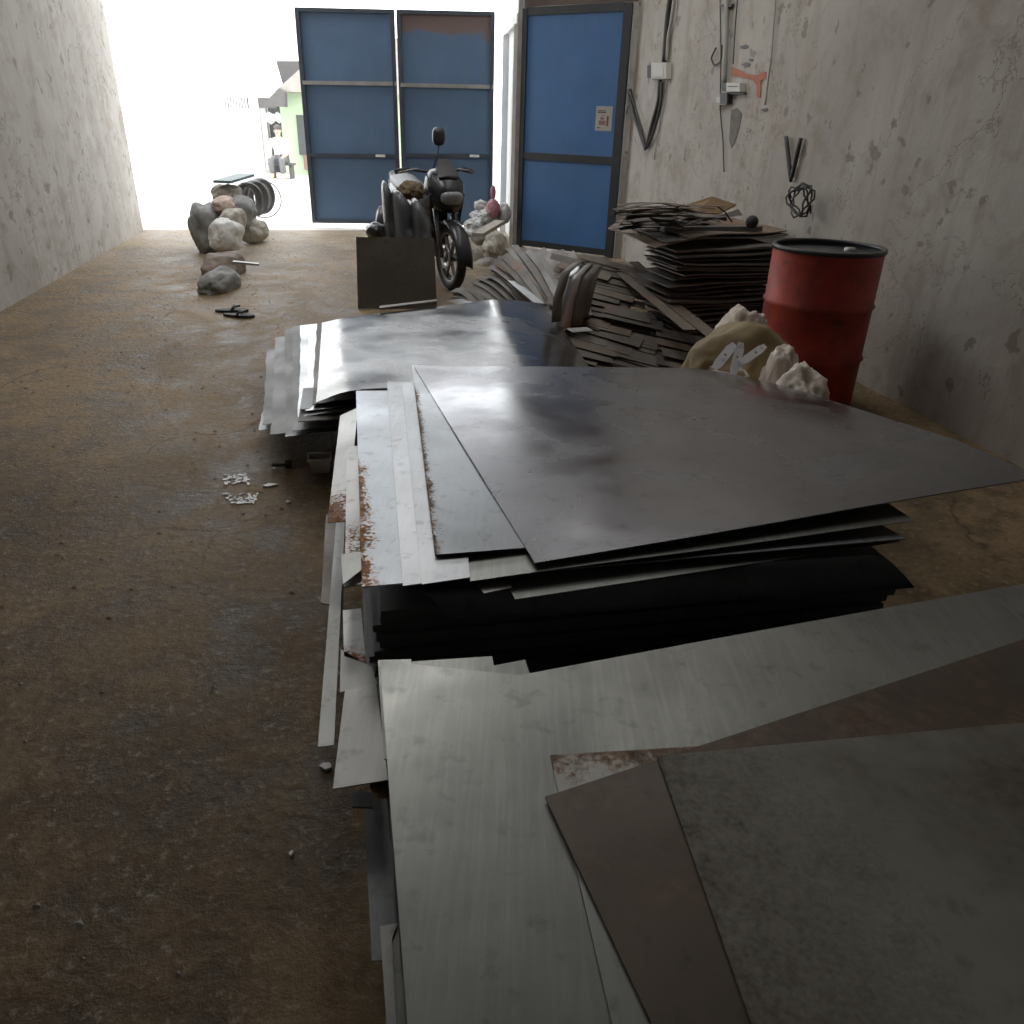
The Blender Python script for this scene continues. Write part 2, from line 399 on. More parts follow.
# ------------------------------------------------------------------ the setting
ROOF = 4.6; B0, B1 = -4.0, 12.0; WL = -2.75
def struct(o): o['kind'] = 'structure'; return o
def slab(name, a0, a1, b0, b1, z0, z1, mat):
    mb = MB(); c = rm((a0+a1)/2, (b0+b1)/2, (z0+z1)/2)
    mb.box((0,0,0), (a1-a0, b1-b0, z1-z0))
    o = mb.build(name, mat); o.location = c; o.rotation_euler = (0, 0, ANG); return struct(o)
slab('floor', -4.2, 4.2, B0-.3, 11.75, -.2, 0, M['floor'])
slab('wall_right', WALL_R, WALL_R+.2, B0, 11.9, 0, ROOF, M['wall'])
slab('wall_left', WL-.2, WL, B0, 11.7, 0, ROOF, M['wall_l'])
slab('wall_back', WL, WALL_R, B0-.2, B0, 0, ROOF, M['wall'])
slab('ceiling', WL-.2, WALL_R+.2, B0-.2, 10.9, ROOF, ROOF+.08, M['roofsheet'])
slab('wall_sky_block', WL-.2, WALL_R+.2, 10.9, 11.0, 3.55, ROOF+.08, M['roofsheet'])  # unseen header, added to cut off the sky reflected in the sheets
# unseen fill lamps added under the roof, each with a pale panel above
for i, (a, b, la, lb, p) in enumerate(((-1.7, 6.6, .9, 6.0, 26), (.15, 6.6, .9, 2.6, 44), (2.2, 6.6, .9, 6.0, 26))):
    slab('trim_%d' % (i+1), a-la/2, a+la/2, b-lb/2, b+lb/2, ROOF-.03, ROOF-.01, M['fill_panel'])
    area('roof_fill_light', rm(a, b, ROOF-.05), (la, lb), p, col=(1, .98, .95))

# ------------------------------------------------------------------ plates
def plate(name, pts, th, mat, label=None, cat='metal sheet', group=None, dz=None, nx=10, ny=10, jag=0.0, seed=0, parent=None, shift=None):
    """pts: far-left, far-right, near-right, near-left (world, on the UNDERSIDE)."""
    fl, fr, nr, nl = [Vector(p) for p in pts]; c = centre((fl, fr, nr, nl)); rnd = random.Random(seed*31+len(name))
    mb = MB(); top = []; uvs = []
    for j in range(ny+1):
        t = j/ny; row = []
        for i in range(nx+1):
            s = i/nx
            p = (fl*(1-s)+fr*s)*(1-t) + (nl*(1-s)+nr*s)*t
            if dz: p = p + Vector((0, 0, dz(s, t)))
            if shift: p = p + shift(s, t)
            if jag and (i in (0, nx) or j in (0, ny)):
                p = p + Vector((rnd.uniform(-jag, jag), rnd.uniform(-jag, jag), 0))
            row.append(p-c)
        top.append(row)
    n = (nx+1)*(ny+1)
    mb.quadgrid([[p+Vector((0,0,th)) for p in r] for r in top]); mb.quadgrid([r for r in top])
    ring = [(j, 0) for j in range(ny+1)] + [(ny, i) for i in range(1, nx+1)] + [(j, nx) for j in range(ny-1, -1, -1)] + [(0, i) for i in range(nx-1, 0, -1)]
    ids = [j*(nx+1)+i for j, i in ring]
    for k in range(len(ids)):
        a, b = ids[k], ids[(k+1) % len(ids)]; mb.f.append((a, b, n+b, n+a))
    me = mb.mesh(name); uvl = me.uv_layers.new(name='UVMap')
    for lp in me.loops:
        q = lp.vertex_index % n
        uvl.data[lp.index].uv = ((q % (nx+1))/nx, (q//(nx+1))/ny)
    o = link(name, me, mat, parent, c)
    for p in me.polygons: p.use_smooth = True
    me.set_sharp_from_angle(angle=R_(38))
    return tag(o, label, cat if label else None, group)
def pxplate(name, px, z, th, mat, label, **k):
    zz = z if isinstance(z, (list, tuple)) else [z]*4
    return plate(name, [W(u, v, q) for (u, v), q in zip(px, zz)], th, mat, label, **k)
def rect(a0, a1, b0, b1, z, rot=0.0):
    c = rm((a0+a1)/2, (b0+b1)/2, z); Rm = Matrix.Rotation(rot, 3, 'Z')
    return [c + Rm @ (rm(a, b, z)-c) for a, b in ((a0, b1), (a1, b1), (a1, b0), (a0, b0))]

# ---- stack bodies
def body(z0, z1, n, a0, a1, b0, b1, label, group, ja=.015, jb=.012, mat='body', seed=1, left=None):
    rnd = random.Random(seed); pitch = (z1-z0)/n
    for i in range(n):
        z = z0+i*pitch
        la = a0 + (left(i/(n-1)) if left else 0) + rnd.uniform(-ja, ja)
        plate('steel_sheet', rect(la, a1+rnd.uniform(-ja, ja), b0+rnd.uniform(-jb, jb), b1+rnd.uniform(-jb, jb), z), pitch*.86, M[mat], label, group=group, nx=2, ny=2, seed=i)
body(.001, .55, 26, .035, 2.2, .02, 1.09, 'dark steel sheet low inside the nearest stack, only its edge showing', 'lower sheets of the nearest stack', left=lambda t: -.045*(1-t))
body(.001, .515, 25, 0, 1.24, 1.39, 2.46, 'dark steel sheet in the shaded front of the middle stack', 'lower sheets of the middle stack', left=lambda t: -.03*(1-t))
# ---- near stack, top
def NE(z): return None
pxplate('steel_sheet', [(378,661),(411,660),(420,760),(384,760)],   .5530, .002, M['near'], 'matt grey sheet whose leftmost far corner peeps out beneath the nearest top sheet')
pxplate('steel_sheet', [(411,662.5),(492,657),(512,760),(420,770)], .5555, .002, M['near'], 'matt grey sheet with a short edge step peeping out behind the nearest stack top')
pxplate('steel_sheet', [(480,669),(525,660.5),(552,740),(500,750)], .5575, .002, M['near'], 'matt grey sheet with its right corner peeping out behind the nearest stack top')
big = [W(383,668,.560), None, None, W(408,1030,.560)]
fdir = (W(800,626,.560)-W(533,675,.560)).normalized()
fl = W(533,675,.560) - fdir*((W(533,675,.560)-W(383,668,.560)).length)
big = [fl, fl+fdir*2.35, None, None]
nl = fl + (W(408,1030,.560)-fl).normalized()*1.2
big[3] = nl; big[2] = nl+fdir*2.35
plate('steel_sheet', big, .003, M['near'], 'large matt grey steel sheet topping the nearest stack, pale scuffs at its far end', dz=lambda s, t: .004*math.sin(s*5)*(1-t)**3, nx=96, ny=24, shift=lambda s, t: (W(380,662,.56)-fl)*max(0, 1-s/.105)*max(0, 1-t*5))
def corner_plate(p0, p1, p2, z, la, lb, th, mat, label, **k):
    """corner p0 (px), far edge towards p1, left edge towards p2, lengths la and lb."""
    c0, c1, c2 = W(*p0, z), W(*p1, z), W(*p2, z)
    e1 = (c1-c0).normalized()*la; e2 = (c2-c0).normalized()*lb
    return plate('steel_sheet', [c0, c0+e1, c0+e1+e2, c0+e2], th, mat, label, **k)
corner_plate((550,756), (650,750), (612,1024), .565, 1.5, 1.1, .002, M['nearrust'], 'grey steel sheet with a rust spotted corner, half under the brown sheet', nx=12, ny=12)
corner_plate((545,798), (800,714), (651,1024), .569, 1.4, 1.1, .003, M['brown'], 'dark brown steel sheet lying askew on the nearest stack', nx=12, ny=12)
corner_plate((657,757), (800,744), (751,1024), .574, 1.4, 1.1, .003, M['green'], 'greenish grey sheet with brown stained margin, uppermost on the nearest stack', nx=12, ny=12)
# ---- near stack, left side offcuts
pxplate('metal_strip', [(345,692),(376,684),(388,781),(333,790)], .425, .003, M['pale'], 'pale grey rectangular offcut jutting out left beside the nearest stack', cat='metal offcut')
pxplate('metal_strip', [(341,650),(372,668),(377,684),(340,693)], .415, .002, M['pale'], 'small pale offcut tucked behind the rectangular one left of the nearest stack', cat='metal offcut')
pxplate('metal_strip', [(364,800),(387,800),(398,960),(372,962)], .33, .003, M['body'], 'dark grey strip sticking out low from the left of the nearest stack', cat='metal offcut')
pxplate('metal_strip', [(350,793),(374,793),(373,809),(352,808)], .37, .003, M['body'], 'short black offcut in shadow under the pale rectangular offcut', cat='metal offcut')
o = pxplate('metal_strip', [(380,927),(398,924),(408,1060),(389,1060)], .40, .002, M['near'], 'narrow strip with a folded pale lip at the near left corner', cat='metal offcut')
p, q = W(380,927,.404), W(389,1060,.404); x1 = W(398,924,.404)
lip = MB(); lip.prism([p, p+(q-p)*.9, p+(q-p)*.9+N*.012, p+(x1-p)*.6+(q-p)*.12, x1], (0,0,.002))
o2 = lip.build('folded_lip', M['pale'], origin=centre([p, q])); mw = o2.location.copy(); o2.parent = o; o2.location = mw - o.location; o2['label'] = 'pale folded lip'
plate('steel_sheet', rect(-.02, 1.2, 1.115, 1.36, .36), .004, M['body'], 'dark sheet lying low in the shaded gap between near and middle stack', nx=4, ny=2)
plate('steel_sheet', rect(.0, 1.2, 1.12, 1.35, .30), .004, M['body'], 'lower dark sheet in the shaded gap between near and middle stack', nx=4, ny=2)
# ---- middle stack left offcuts
pxplate('metal_strip', [(338,500),(346,500),(334,746),(318,748)], .33, .003, M['pale'], 'long pale narrow strip lying along the left of the middle stack', cat='metal offcut', ny=16)
pxplate('metal_strip', [(326,515),(339,518),(333,606),(321,604)], .29, .003, M['stripb'], 'rusty brown strip at floor side of the long pale strip', cat='metal offcut')
pxplate('metal_strip', [(336,560),(346,560),(341,640),(329,640)], .30, .003, M['strip'], 'dark strip under the long pale strip left of the middle stack', cat='metal offcut')
pxplate('metal_strip', [(343,611),(361,609),(366,664),(344,657)], .415, .002, M['palerust'], 'small white offcut with rust blotches standing out below the middle stack', cat='metal offcut')
pxplate('metal_strip', [(340,412),(358,408),(347,522),(327,518)], .50, .002, M['palerust'], 'bright offcut with speckled orange near end, leftmost on the middle stack', cat='metal offcut', dz=lambda s, t: -.015*(1-s), ny=14)
pxplate('metal_strip', [(347,448),(360,446),(360,570),(345,572)], .54, .002, M['palerust'], 'narrow rust streaked offcut between the leftmost bright one and the rusty edged sheet', cat='metal offcut', ny=14)
pxplate('metal_strip', [(341,555),(362,552),(362,570),(343,585)], .552, .002, M['pale'], 'short pale offcut tip showing beside the near rusty corner of the middle stack', cat='metal offcut')
pxplate('metal_strip', [(343,575),(370,572),(372,583),(344,588)], .535, .002, M['pale'], 'thin pale sheet edge below the near rusty corner of the middle stack', cat='metal offcut')
# ---- middle stack top
zc = .590
nl = W(362,588,zc); fl = W(356,390,zc-.045); nr = W(800,549,zc+.008)
e = (nr-nl).normalized()*1.25
plate('steel_sheet', [fl, fl+N*1.05-A*.10, nl+e, nl], .003, M['c1'], 'blue grey steel sheet with orange rust along its left edge, middle stack', nx=20, ny=20, dz=lambda s, t: .0006*math.sin(t*9)*(1-s)-.006*math.exp(-((t)/.1)**2))
nl = W(515,600,.574); nr = W(800,557,.582); d = (nr-nl).normalized()
plate('steel_sheet', [nl-N*.02+A*.3-Vector((0,0,.011)), nl+d*.95+A*.3-Vector((0,0,.011)), nl+d*.95, nl], .002, M['near'], 'grey sheet whose near left corner juts out under the rusty edged sheet, middle stack', nx=16, ny=6)
pxplate('metal_strip', [(478,586),(508,581),(512,588),(484,594)], .580, .002, M['pale'], 'tiny pale offcut tip below the front edge of the middle stack', cat='metal offcut')
plate('steel_sheet', [W(387,383,.5515), W(440,382,.5515), W(452,580,.5965), W(403,587,.5965)], .003, M['bright'], 'bright silver strip sheet between the two rust edged sheets, middle stack', dz=lambda s, t: .0006*math.sin(t*3.14)*(1-s), nx=8, ny=24)
plate('steel_sheet', [W(402,384,.5565), W(450,383,.5565), W(470,578,.6015), W(422,585,.6015)], .002, M['bright'], 'second silver sheet showing a thin step beside the silver strip, middle stack', dz=lambda s, t: .001*math.sin(t*3.14)*(1-s)+.0, nx=8, ny=16)
c3 = [W(412,366,.561), None, None, W(435,556,.606)]
d = (W(527,549,.606)-c3[3]).normalized(); c3[2] = c3[3]+d*.42; c3[1] = c3[0]+N*.35-A*.07
plate('steel_sheet', c3, .003, M['c3'], 'grey steel sheet with brown rust flakes along its left edge, under the top sheet', nx=16, ny=16, dz=lambda s, t: .001*math.sin(t*7))
nl = W(535,564,.6115)
fl = W(414,367,.567); e = (W(700,368,.567)-fl).normalized()
c4 = [fl, fl+e*1.53, None, nl]
d = (W(800,519,.639)-nl); c4[2] = nl + d*2.1
plate('steel_sheet', c4, .003, M['top'], 'large dark reflective steel sheet lying slightly turned on top of the middle stack', nx=40, ny=30, dz=lambda s, t: .002*math.sin(s*7+t*3)*(.3+s)-.08*max(0, (s-.72)/.28)**1.35*max(0, 1-t*1.3))
nl = W(470,582,.595); d = (W(800,537,.615)-nl)
plate('steel_sheet', [nl+A*.3-Vector((0,0,.011)), nl+d*1.4+A*.3-Vector((0,0,.011)), nl+d*1.4, nl], .002, M['near'], 'grey sheet edge curling up right below the top sheet, middle stack', nx=20, ny=6, dz=lambda s, t: .001*math.sin(s*9))
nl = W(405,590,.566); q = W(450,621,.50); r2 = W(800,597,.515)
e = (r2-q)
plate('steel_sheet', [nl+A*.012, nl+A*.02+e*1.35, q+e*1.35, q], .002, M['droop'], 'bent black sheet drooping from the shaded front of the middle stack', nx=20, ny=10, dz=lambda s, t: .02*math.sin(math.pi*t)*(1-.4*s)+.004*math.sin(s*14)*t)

# ---- far stack
body(.001, .29, 15, .24, 1.05, 3.10, 4.48, 'dark steel sheet low in the far stack', 'lower sheets of the far stack', ja=.02, jb=.02, seed=4)
far = [  # far-left px, near-left px, z, near shift, material, label
    ((270,352), (258,424), .15, .0, 'body', 'dark grey sheet lowest on the left of the far stack, near the floor'),
    ((266,345), (262,418), .19, .02, 'farside', 'bent grey sheet at the outermost left of the far stack'),
    ((275,333), (270,428), .21, .0, 'farside', 'grey sheet second from the left edge of the far stack'),
    ((284,325), (285,430), .24, .0, 'farside', 'dull sheet with a frayed near end in the far stack'),
    ((292,322), (292,424), .28, .0, 'farside', 'narrow dull sheet in the left middle of the far stack'),
    ((300,321), (297,410), .325, .0, 'bright', 'bright sheet with dark gap beside it in the far stack'),
    ((308,320), (305,404), .340, .0, 'far', 'stained sheet third below the top of the far stack'),
    ((316,319), (311,397), .356, .0, 'strip', 'dull sheet with torn near corner just below the far stack top'),
]
for i, (f_, n_, z, sh, mt, lb) in enumerate(far):
    fl = W(*f_, z); nl = W(*n_, z)
    w_ = .9 if z > .33 else (.24+.18-fl.dot(N)) + .0
    plate('steel_sheet', [fl, fl+N*w_, nl+N*w_, nl], .002, M[mt], lb, nx=8, ny=16, jag=.004, seed=i,
          dz=lambda s, t, i=i: -.05*(1-s)**3*(.6+.4*math.sin(t*3))+.001*math.sin(t*11))
fl = W(322,321,.375); nl = W(316,404,.42)
fr = W(546,304,.30); fr.z = .375; nr = W(592,372,.345); nr.z = .42
plate('steel_sheet', [fl, fr, nr, nl], .002, M['far'], 'stained shiny steel sheet topping the far stack, its right side bent down', nx=40, ny=28,
      dz=lambda s, t: -.075*max(0, (s-.72)/.28)**1.15 + .03*math.exp(-((t-1)/.12)**2)*math.exp(-((s-.1)/.14)**2) + .0012*math.sin(s*9+t*5) - .012*math.exp(-((s-.0)/.05)**2))
p0, p1 = W(380,310,.395), W(437,303,.395)
plate('metal_strip', [p0+A*.06, p1+A*.06, p1, p0], .012, M['strip'], 'grey flat bar lying across the far edge of the far stack', cat='metal bar')
fb = [W(300,410,.306), W(380,405,.306)]
plate('steel_sheet', [fb[0]+A*.3, fb[1]+A*.3+N*.4, fb[1]+N*.4-A*.02, fb[0]], .003, M['body'], 'dark sheet with its near edge showing below the far stack top', nx=8, ny=4)
plate('steel_sheet', [W(298,422,.293)+A*.3, W(400,416,.293)+A*.3, W(400,416,.293), W(298,422,.293)], .003, M['strip'], 'grey sheet shelf showing a lit edge low in the front of the far stack', nx=8, ny=4)

# ------------------------------------------------------------------ upright plate
pb = [W(358,309,0), W(437,309,0)]
t0, t1 = D(356,237,pb[0].y+.10), D(434,238,pb[1].y+.10)
mb = MB(); nrm = (pb[1]-pb[0]).cross(t0-pb[0]).normalized()*.006
mb.prism([pb[0]+Vector((0,0,.001)), pb[1]+Vector((0,0,.001)), t1, t0], nrm)
tag(mb.build('steel_plate', M['plate'], origin=centre([pb[0], pb[1]])), 'square dark brown steel plate standing upright before the motorbike', 'metal plate')

# ------------------------------------------------------------------ gate
GY = 12.25
def wall_panel(P00, P10, P11, P01, th, mat, name, parent, inset=0.0):
    """P00 bottom-left, P10 bottom-right, P11 top-right, P01 top-left; thickness goes +Y."""
    mb = MB(); c = centre((P00, P10, P11, P01))
    mb.prism([P00-c, P10-c, P11-c, P01-c], Vector((0, th, 0)))
    o = link(name, mb.mesh(name), mat, parent, c - (parent.location if parent else Vector((0,0,0)))); return o
def gate_leaf(uL, uR, label, top_mat, tops, mids, lows, bots, Y0, Y1, lock=True):
    """u/v pixel rows give heights; a leaf with three framed panels."""
    BL, BR = D(uL[1], bots[0], Y0), D(uR[1], bots[1], Y1)
    # vertical leaf: take x from the bottom, z from the pixel rows
    def P(s, row):
        base = BL*(1-s)+BR*s
        z = [D(uL[1], row[0], Y0).z, D(uR[1], row[1], Y1).z]
        return Vector((base.x, base.y, z[0]*(1-s)+z[1]*s))
    root = empty('gate_leaf', Vector((BL.x, BL.y, BL.z)), label, 'gate')
    rows = [bots, lows, mids, tops]
    fwid = .05; L = (BR-BL).length
    for k in range(3):
        m_ = top_mat if k == 2 else M['blue']
        o = wall_panel(P(0, rows[k]), P(1, rows[k]), P(1, rows[k+1]), P(0, rows[k+1]), .01, m_, 'gate_panel', root)
    def barp(p, q, w, h, name='frame_bar', mat=None):
        mb = MB(); off = Vector((0, -.02, 0)); mb.bar(p+off-root.location, q+off-root.location, w, h, up=Vector((0,-1,0)))
        return mb.build(name, mat or M['gateframe'], root)
    for s in (.02, .98): barp(P(s, bots), P(s, tops), .055, .04, 'frame_post')
    for k in range(4):
        barp(P(0, rows[k]), P(1, rows[k]), .045, .04, 'frame_rail', M['steelpost'] if k == 2 else None)
    if lock:
        p = P(.8, lows); mb = MB(); mb.box(p-root.location+Vector((0,-.05,0)), (.13, .03, .03)); mb.build('bolt', M['zinc'], root)
    return root
gate_leaf((297,313), (396.5,402), 'blue framed steel gate leaf with three panels, left of the bright gap', M['blue'], (10,12), (83,84), (155,156), (221,222), 11.80, 11.74)
gate_leaf((400,404), (491,492), 'blue framed steel gate leaf with rusted brown top, right of the bright gap', M['bluerust'], (12,14), (85,87), (155,156), (222,224), 11.73, 11.70)

# ------------------------------------------------------------------ booth with blue door
BLd, BRd = W(517,246,0), W(613,258,0)
dd = (BRd-BLd); dl = dd.length; du = dd.normalized(); dn = Vector((du.y, -du.x, 0))   # towards the camera
def DP(s, z, off=0): return BLd + dd*s + Vector((0, 0, z)) + dn*off
zt = 2.53; zm = D(565,158,(BLd.y+BRd.y)/2).z
door = empty('blue_door', BLd, 'tall blue two panel steel door in black frame beside the plaster wall', 'door')
def dpart(name, mb, mat): 
    mb.v = [tuple(Vector(p)-door.location) for p in mb.v]; return mb.build(name, mat, door)
def dbox(s0, s1, z0, z1, o0, o1):
    mb = MB(); mb.prism([DP(s0, z0, o0), DP(s1, z0, o0), DP(s1, z1, o0), DP(s0, z1, o0)], dn*(o1-o0)); return mb
dpart('door_panel', dbox(.04, .96, .05, zm, .0, .015), M['blue2'])
dpart('door_panel', dbox(.04, .96, zm, zt, .0, .015), M['blue2'])
dpart('frame_post', dbox(.0, .055, 0, zt+.05, .0, .04), M['blackpaint']); dpart('frame_post', dbox(.93, 1.0, 0, zt+.05, .0, .04), M['blackpaint'])
for z0, z1 in ((.02,.09), (zm-.04, zm+.04), (zt-.02, zt+.06)): dpart('frame_rail', dbox(.055, .93, z0, z1, .0, .035), M['blackpaint'])
# header board, booth front filler and side wall
mb = MB(); mb.prism([DP(0, zt+.07, -.02), DP(1.02, zt+.07, -.02), DP(1.02, ROOF, -.02), DP(0, ROOF, -.02)], -dn*.1)
struct(mb.build('trim_10', M['brownboard']))
e_ = BRd - N*(N.dot(BRd)-WALL_R)
mb = MB(); mb.prism([BRd-dn*.02, e_-dn*.02, e_-dn*.02+Vector((0,0,ROOF)), BRd-dn*.02+Vector((0,0,ROOF))], -dn*.1)
struct(mb.build('wall_booth_front', M['wall']))
sideF = D(504,215,12.1); sideF.z = 0
sv = (sideF-BLd)
mb = MB(); mb.prism([BLd+sv*.05, sideF, sideF+Vector((0,0,ROOF)), BLd+sv*.05+Vector((0,0,ROOF))], Vector((.12,.03,0)))
struct(mb.build('wall_booth_side', M['whiteframe']))
# door casing on the booth side: posts and header
mb = MB()
for s, wd in ((.12,.10), (.9,.10)): mb.bar(BLd+sv*s+Vector((-.03,0,0)), BLd+sv*s+Vector((-.03,0,2.45)), .05, wd)
mb.bar(BLd+sv*.07+Vector((-.03,0,2.5)), BLd+sv*.95+Vector((-.03,0,2.5)), .06, .1)
struct(mb.build('trim_11', M['whiteframe']))
mb = MB(); mb.bar(BLd+Vector((-.035,-.02,0)), BLd+Vector((-.035,-.02,ROOF)), .05, .05)
struct(mb.build('trim_12', M['steelpost']))
# notice on the door
nz0, nz1 = D(604,131,BRd.y).z, D(605,106,BRd.y).z
s0 = .745; s1 = .895
nt = empty('paper_notice', DP((s0+s1)/2, nz0, .02), 'small faded printed paper notice stuck on the blue door', 'notice')
def npart(name, mb, mat):
    mb.v = [tuple(Vector(p)-nt.location) for p in mb.v]; return mb.build(name, mat, nt)
hN = nz1-nz0; sw = s1-s0
npart('paper', dbox(s0, s1, nz0, nz1, .016, .019), M['paper'])
for k, (x0, x1, y0, y1, mt) in enumerate(((.12,.6,.80,.84,'ink'), (.12,.62,.72,.78,'ink'), (.3,.55,.62,.64,'ink'), (.3,.5,.45,.56,'redink'), (.2,.62,.24,.42,'redink'), (.68,.8,.2,.6,'ink'), (.12,.3,.1,.15,'ink'))):
    npart('printed_block', dbox(s0+sw*x0, s0+sw*x1, nz0+hN*y0, nz0+hN*y1, .019, .0205), M[mt])

# ------------------------------------------------------------------ things on the right wall
def wtube(name, pts, r, mat, label, cat='cable', off=.02, sm=2):
    ps = [RW(u, v, max(off, r+.012)) for u, v in pts]
    # smooth the path
    out = []
    for i in range(len(ps)-1):
        for k in range(6): out.append(ps[i].lerp(ps[i+1], k/6))
    out.append(ps[-1])
    for _ in range(sm): out = [out[0]]+[(out[i-1]+out[i]*2+out[i+1])/4 for i in range(1, len(out)-1)]+[out[-1]]
    return tag(MB().tube(out, r, 8).build(name, M[mat], smooth=True, origin=ps[0]), label, cat)
wtube('power_cable', [(671,-8),(667,20),(664,62)], .024, 'wire', 'thick dark cable coming down to the ivory junction box')
wtube('power_cable', [(676,-8),(672,18),(668,38),(667,60)], .016, 'wirepale', 'grey cable beside the thick dark one above the junction box', off=.03)
wtube('power_cable', [(660,80),(659,100),(652,125),(646,150),(640,132),(633,112),(629,84)], .022, 'wire', 'black looped cable hanging in a V between door and junction box')
wtube('power_cable', [(662,82),(661,104),(655,128),(648,146)], .014, 'wire', 'thin black cable hanging beside the V shaped loop', off=.04)
wtube('power_cable', [(630,92),(637,112),(643,138),(645,150)], .010, 'wire', 'thin black lead inside the left arm of the V loop', off=.05)
wtube('power_cable', [(664,84),(660,120),(654,160)], .006, 'wirepale', 'thin grey wire trailing below the junction box')
wtube('conduit_pipe', [(727,-8),(726,40),(724,84)], .022, 'wirepale', 'pale vertical conduit running down to the wall socket', 'conduit')
wtube('power_cable', [(738,-8),(735,30),(733,64)], .006, 'wire', 'thin dark wire right of the pale conduit')
wtube('power_cable', [(720,-8),(721,60),(720,110),(723,140),(724,172)], .006, 'wire', 'long thin wire hanging down past the wall socket')
wtube('power_cable', [(706,-8),(708,18),(716,30)], .005, 'wirepale', 'short grey wire bending towards the pale conduit')
wtube('power_cable', [(776,-8),(772,50),(765,105)], .007, 'wirepale', 'thin wire hanging to the right of the orange paint')
wtube('power_cable', [(716,48),(711,58),(714,66),(721,62),(722,45)], .008, 'wire', 'small dark wire loop on the stained plaster')
wtube('power_cable', [(786,137),(791,180),(801,138)], .016, 'wire', 'black cable bent in a V near the red drum', sm=0)
# junction box with cover
def wbox(name, u0, v0, u1, v1, dep, mat, label, cat, parts=()):
    A0, A1, A2, A3 = RW(u0, v1), RW(u1, v1), RW(u1, v0), RW(u0, v0)
    c = centre((A0, A1, A2, A3)); root = empty(name, c, label, cat)
    def q(f0, f1, g0, g1, d0, d1, nm, mt):
        def P(f, g): return (A0*(1-f)+A1*f)*(1-g)+(A3*(1-f)+A2*f)*g - c - N*.004
        mb = MB(); mb.prism([P(f0,g0)-N*d0, P(f1,g0)-N*d0, P(f1,g1)-N*d0, P(f0,g1)-N*d0], -N*(d1-d0)); return mb.build(nm, M[mt], root, bevel=.003)
    q(0,1,0,1,0,dep,'housing',mat)
    for a in parts: q(*a)
    return root
wbox('junction_box', 657, 63, 672, 79, .06, 'boxpale', 'ivory junction box on the plaster wall below the thick cable', 'electrical box', ((-.35,.05,.05,.85,0,.05,'side_clamp','wire'), (.15,.85,.15,.85,.06,.068,'cover','boxpale')))
wbox('wall_socket', 732, 83, 746, 92, .05, 'boxpale', 'small cream socket box under the orange paint', 'electrical socket', ((.15,.9,.55,.65,.05,.055,'face_groove','wire'), (0,1.1,-.3,-.05,0,.03,'base_shadow_strip','wire'), (-.35,.05,.1,1.0,0,.05,'side_plug','wire')))
wbox('switch_box', 721, 95, 731, 105, .04, 'steelpost', 'small dented switch box lower left of the cream socket', 'electrical switch', ((.5,1.2,.1,1.2,0,.05,'black_cover','wire'),(.1,.45,.2,.8,.04,.048,'toggle','boxpale')))
wbox('wall_bracket', 723, 4, 735, 7, .03, 'wire', 'dark short bracket across the top of the pale conduit', 'bracket', ((.4,.6,-1.2,0,0,.02,'stem','wire'),))
# painted mark
mb = MB(); pts = [(731,67),(737,69),(748,74),(757,75),(762,72),(766,71.5),(766,78),(760,81),(761,88),(760,98),(756,96),(757,86),(753,80),(740,77),(731,76)]
mb.prism([RW(u, v, .006) for u, v in pts], N*.003)
tag(mb.build('paint_mark', M['orange'], origin=RW(748,80)), 'orange painted Y shaped mark on the plaster wall', 'paint mark')
mb = MB(); pts = [(731,110),(737,108),(742,114),(739,128),(735,142),(731,148),(729,140),(730,126)]
mb.prism([RW(u, v, .005) for u, v in pts], N*.003)
tag(mb.build('bare_patch', M['rubbledark'], origin=RW(735,128)), 'grey bare patch of plaster below the sockets', 'patch')
for k, (u, v, r) in enumerate(((744,47,3.2),(746,65,3.6),(751,60,2),(765,110,3))):
    mb = MB(); rr = random.Random(k)
    pl = [RW(u+r*1.3*math.cos(a)*rr.uniform(.6,1.2), v+r*.7*math.sin(a)*rr.uniform(.5,1.2), .006) for a in [i*math.pi/5 for i in range(10)]]
    mb.prism(pl, N*.003)
    tag(mb.build('plaster_chip', M['wire'], origin=RW(u, v)), ['dark chip in the plaster, topmost above the orange mark', 'dark chip just above the fork of the orange mark', 'small faint chip right above the orange mark', 'dark chip at the foot of the thin wire right of the orange mark'][k], 'wall chip')

# ------------------------------------------------------------------ soft things
def blob(name, c, r, mat, seed=0, amp=.12, freq=2.2, wr=.05, sub=4, flat=.0, label=None, cat='sack', group=None, rz=0, tilt=0, parent=None, sq=2.0):
    bm = bmesh.new(); bmesh.ops.create_icosphere(bm, subdivisions=sub, radius=1)
    off = Vector((seed*7.3, seed*3.1, seed*1.7))
    for v in bm.verts:
        d = v.co.normalized()
        k = (abs(d.x)**sq+abs(d.y)**sq+abs(d.z)**sq)**(-1/sq)
        n1 = noise.noise(d*freq+off); n2 = 1-abs(noise.noise(d*freq*2.6+off*2)); n3 = 1-abs(noise.noise(d*freq*6+off))
        v.co = d*k*(1+amp*n1+wr*(n2-.7)*1.6+wr*.5*(n3-.7))
    Rm = Matrix.Rotation(rz, 3, 'Z') @ Matrix.Rotation(tilt, 3, 'Y')
    for v in bm.verts:
        p = Vector((v.co.x*r[0], v.co.y*r[1], v.co.z*r[2])); p = Rm @ p
        if p.z < -r[2]*.92+flat: p.z = -r[2]*.92+flat
        v.co = p
    me = bpy.data.meshes.new(name); bm.to_mesh(me); bm.free()
    o = link(name, me, mat, parent, c, True)
    return tag(o, label, cat if label else None, group)
def sack(name, u0, v0, u1, v1, Y, dep, mat, label, seed, rz=0, **k):
    return blobpx(name, u0, v0, u1, v1, Y, dep, mat, label, seed, sub=5, wr=.055, amp=.22, sq=2.6, freq=1.7, rz=rz, tilt=.12*math.sin(seed*2.1))
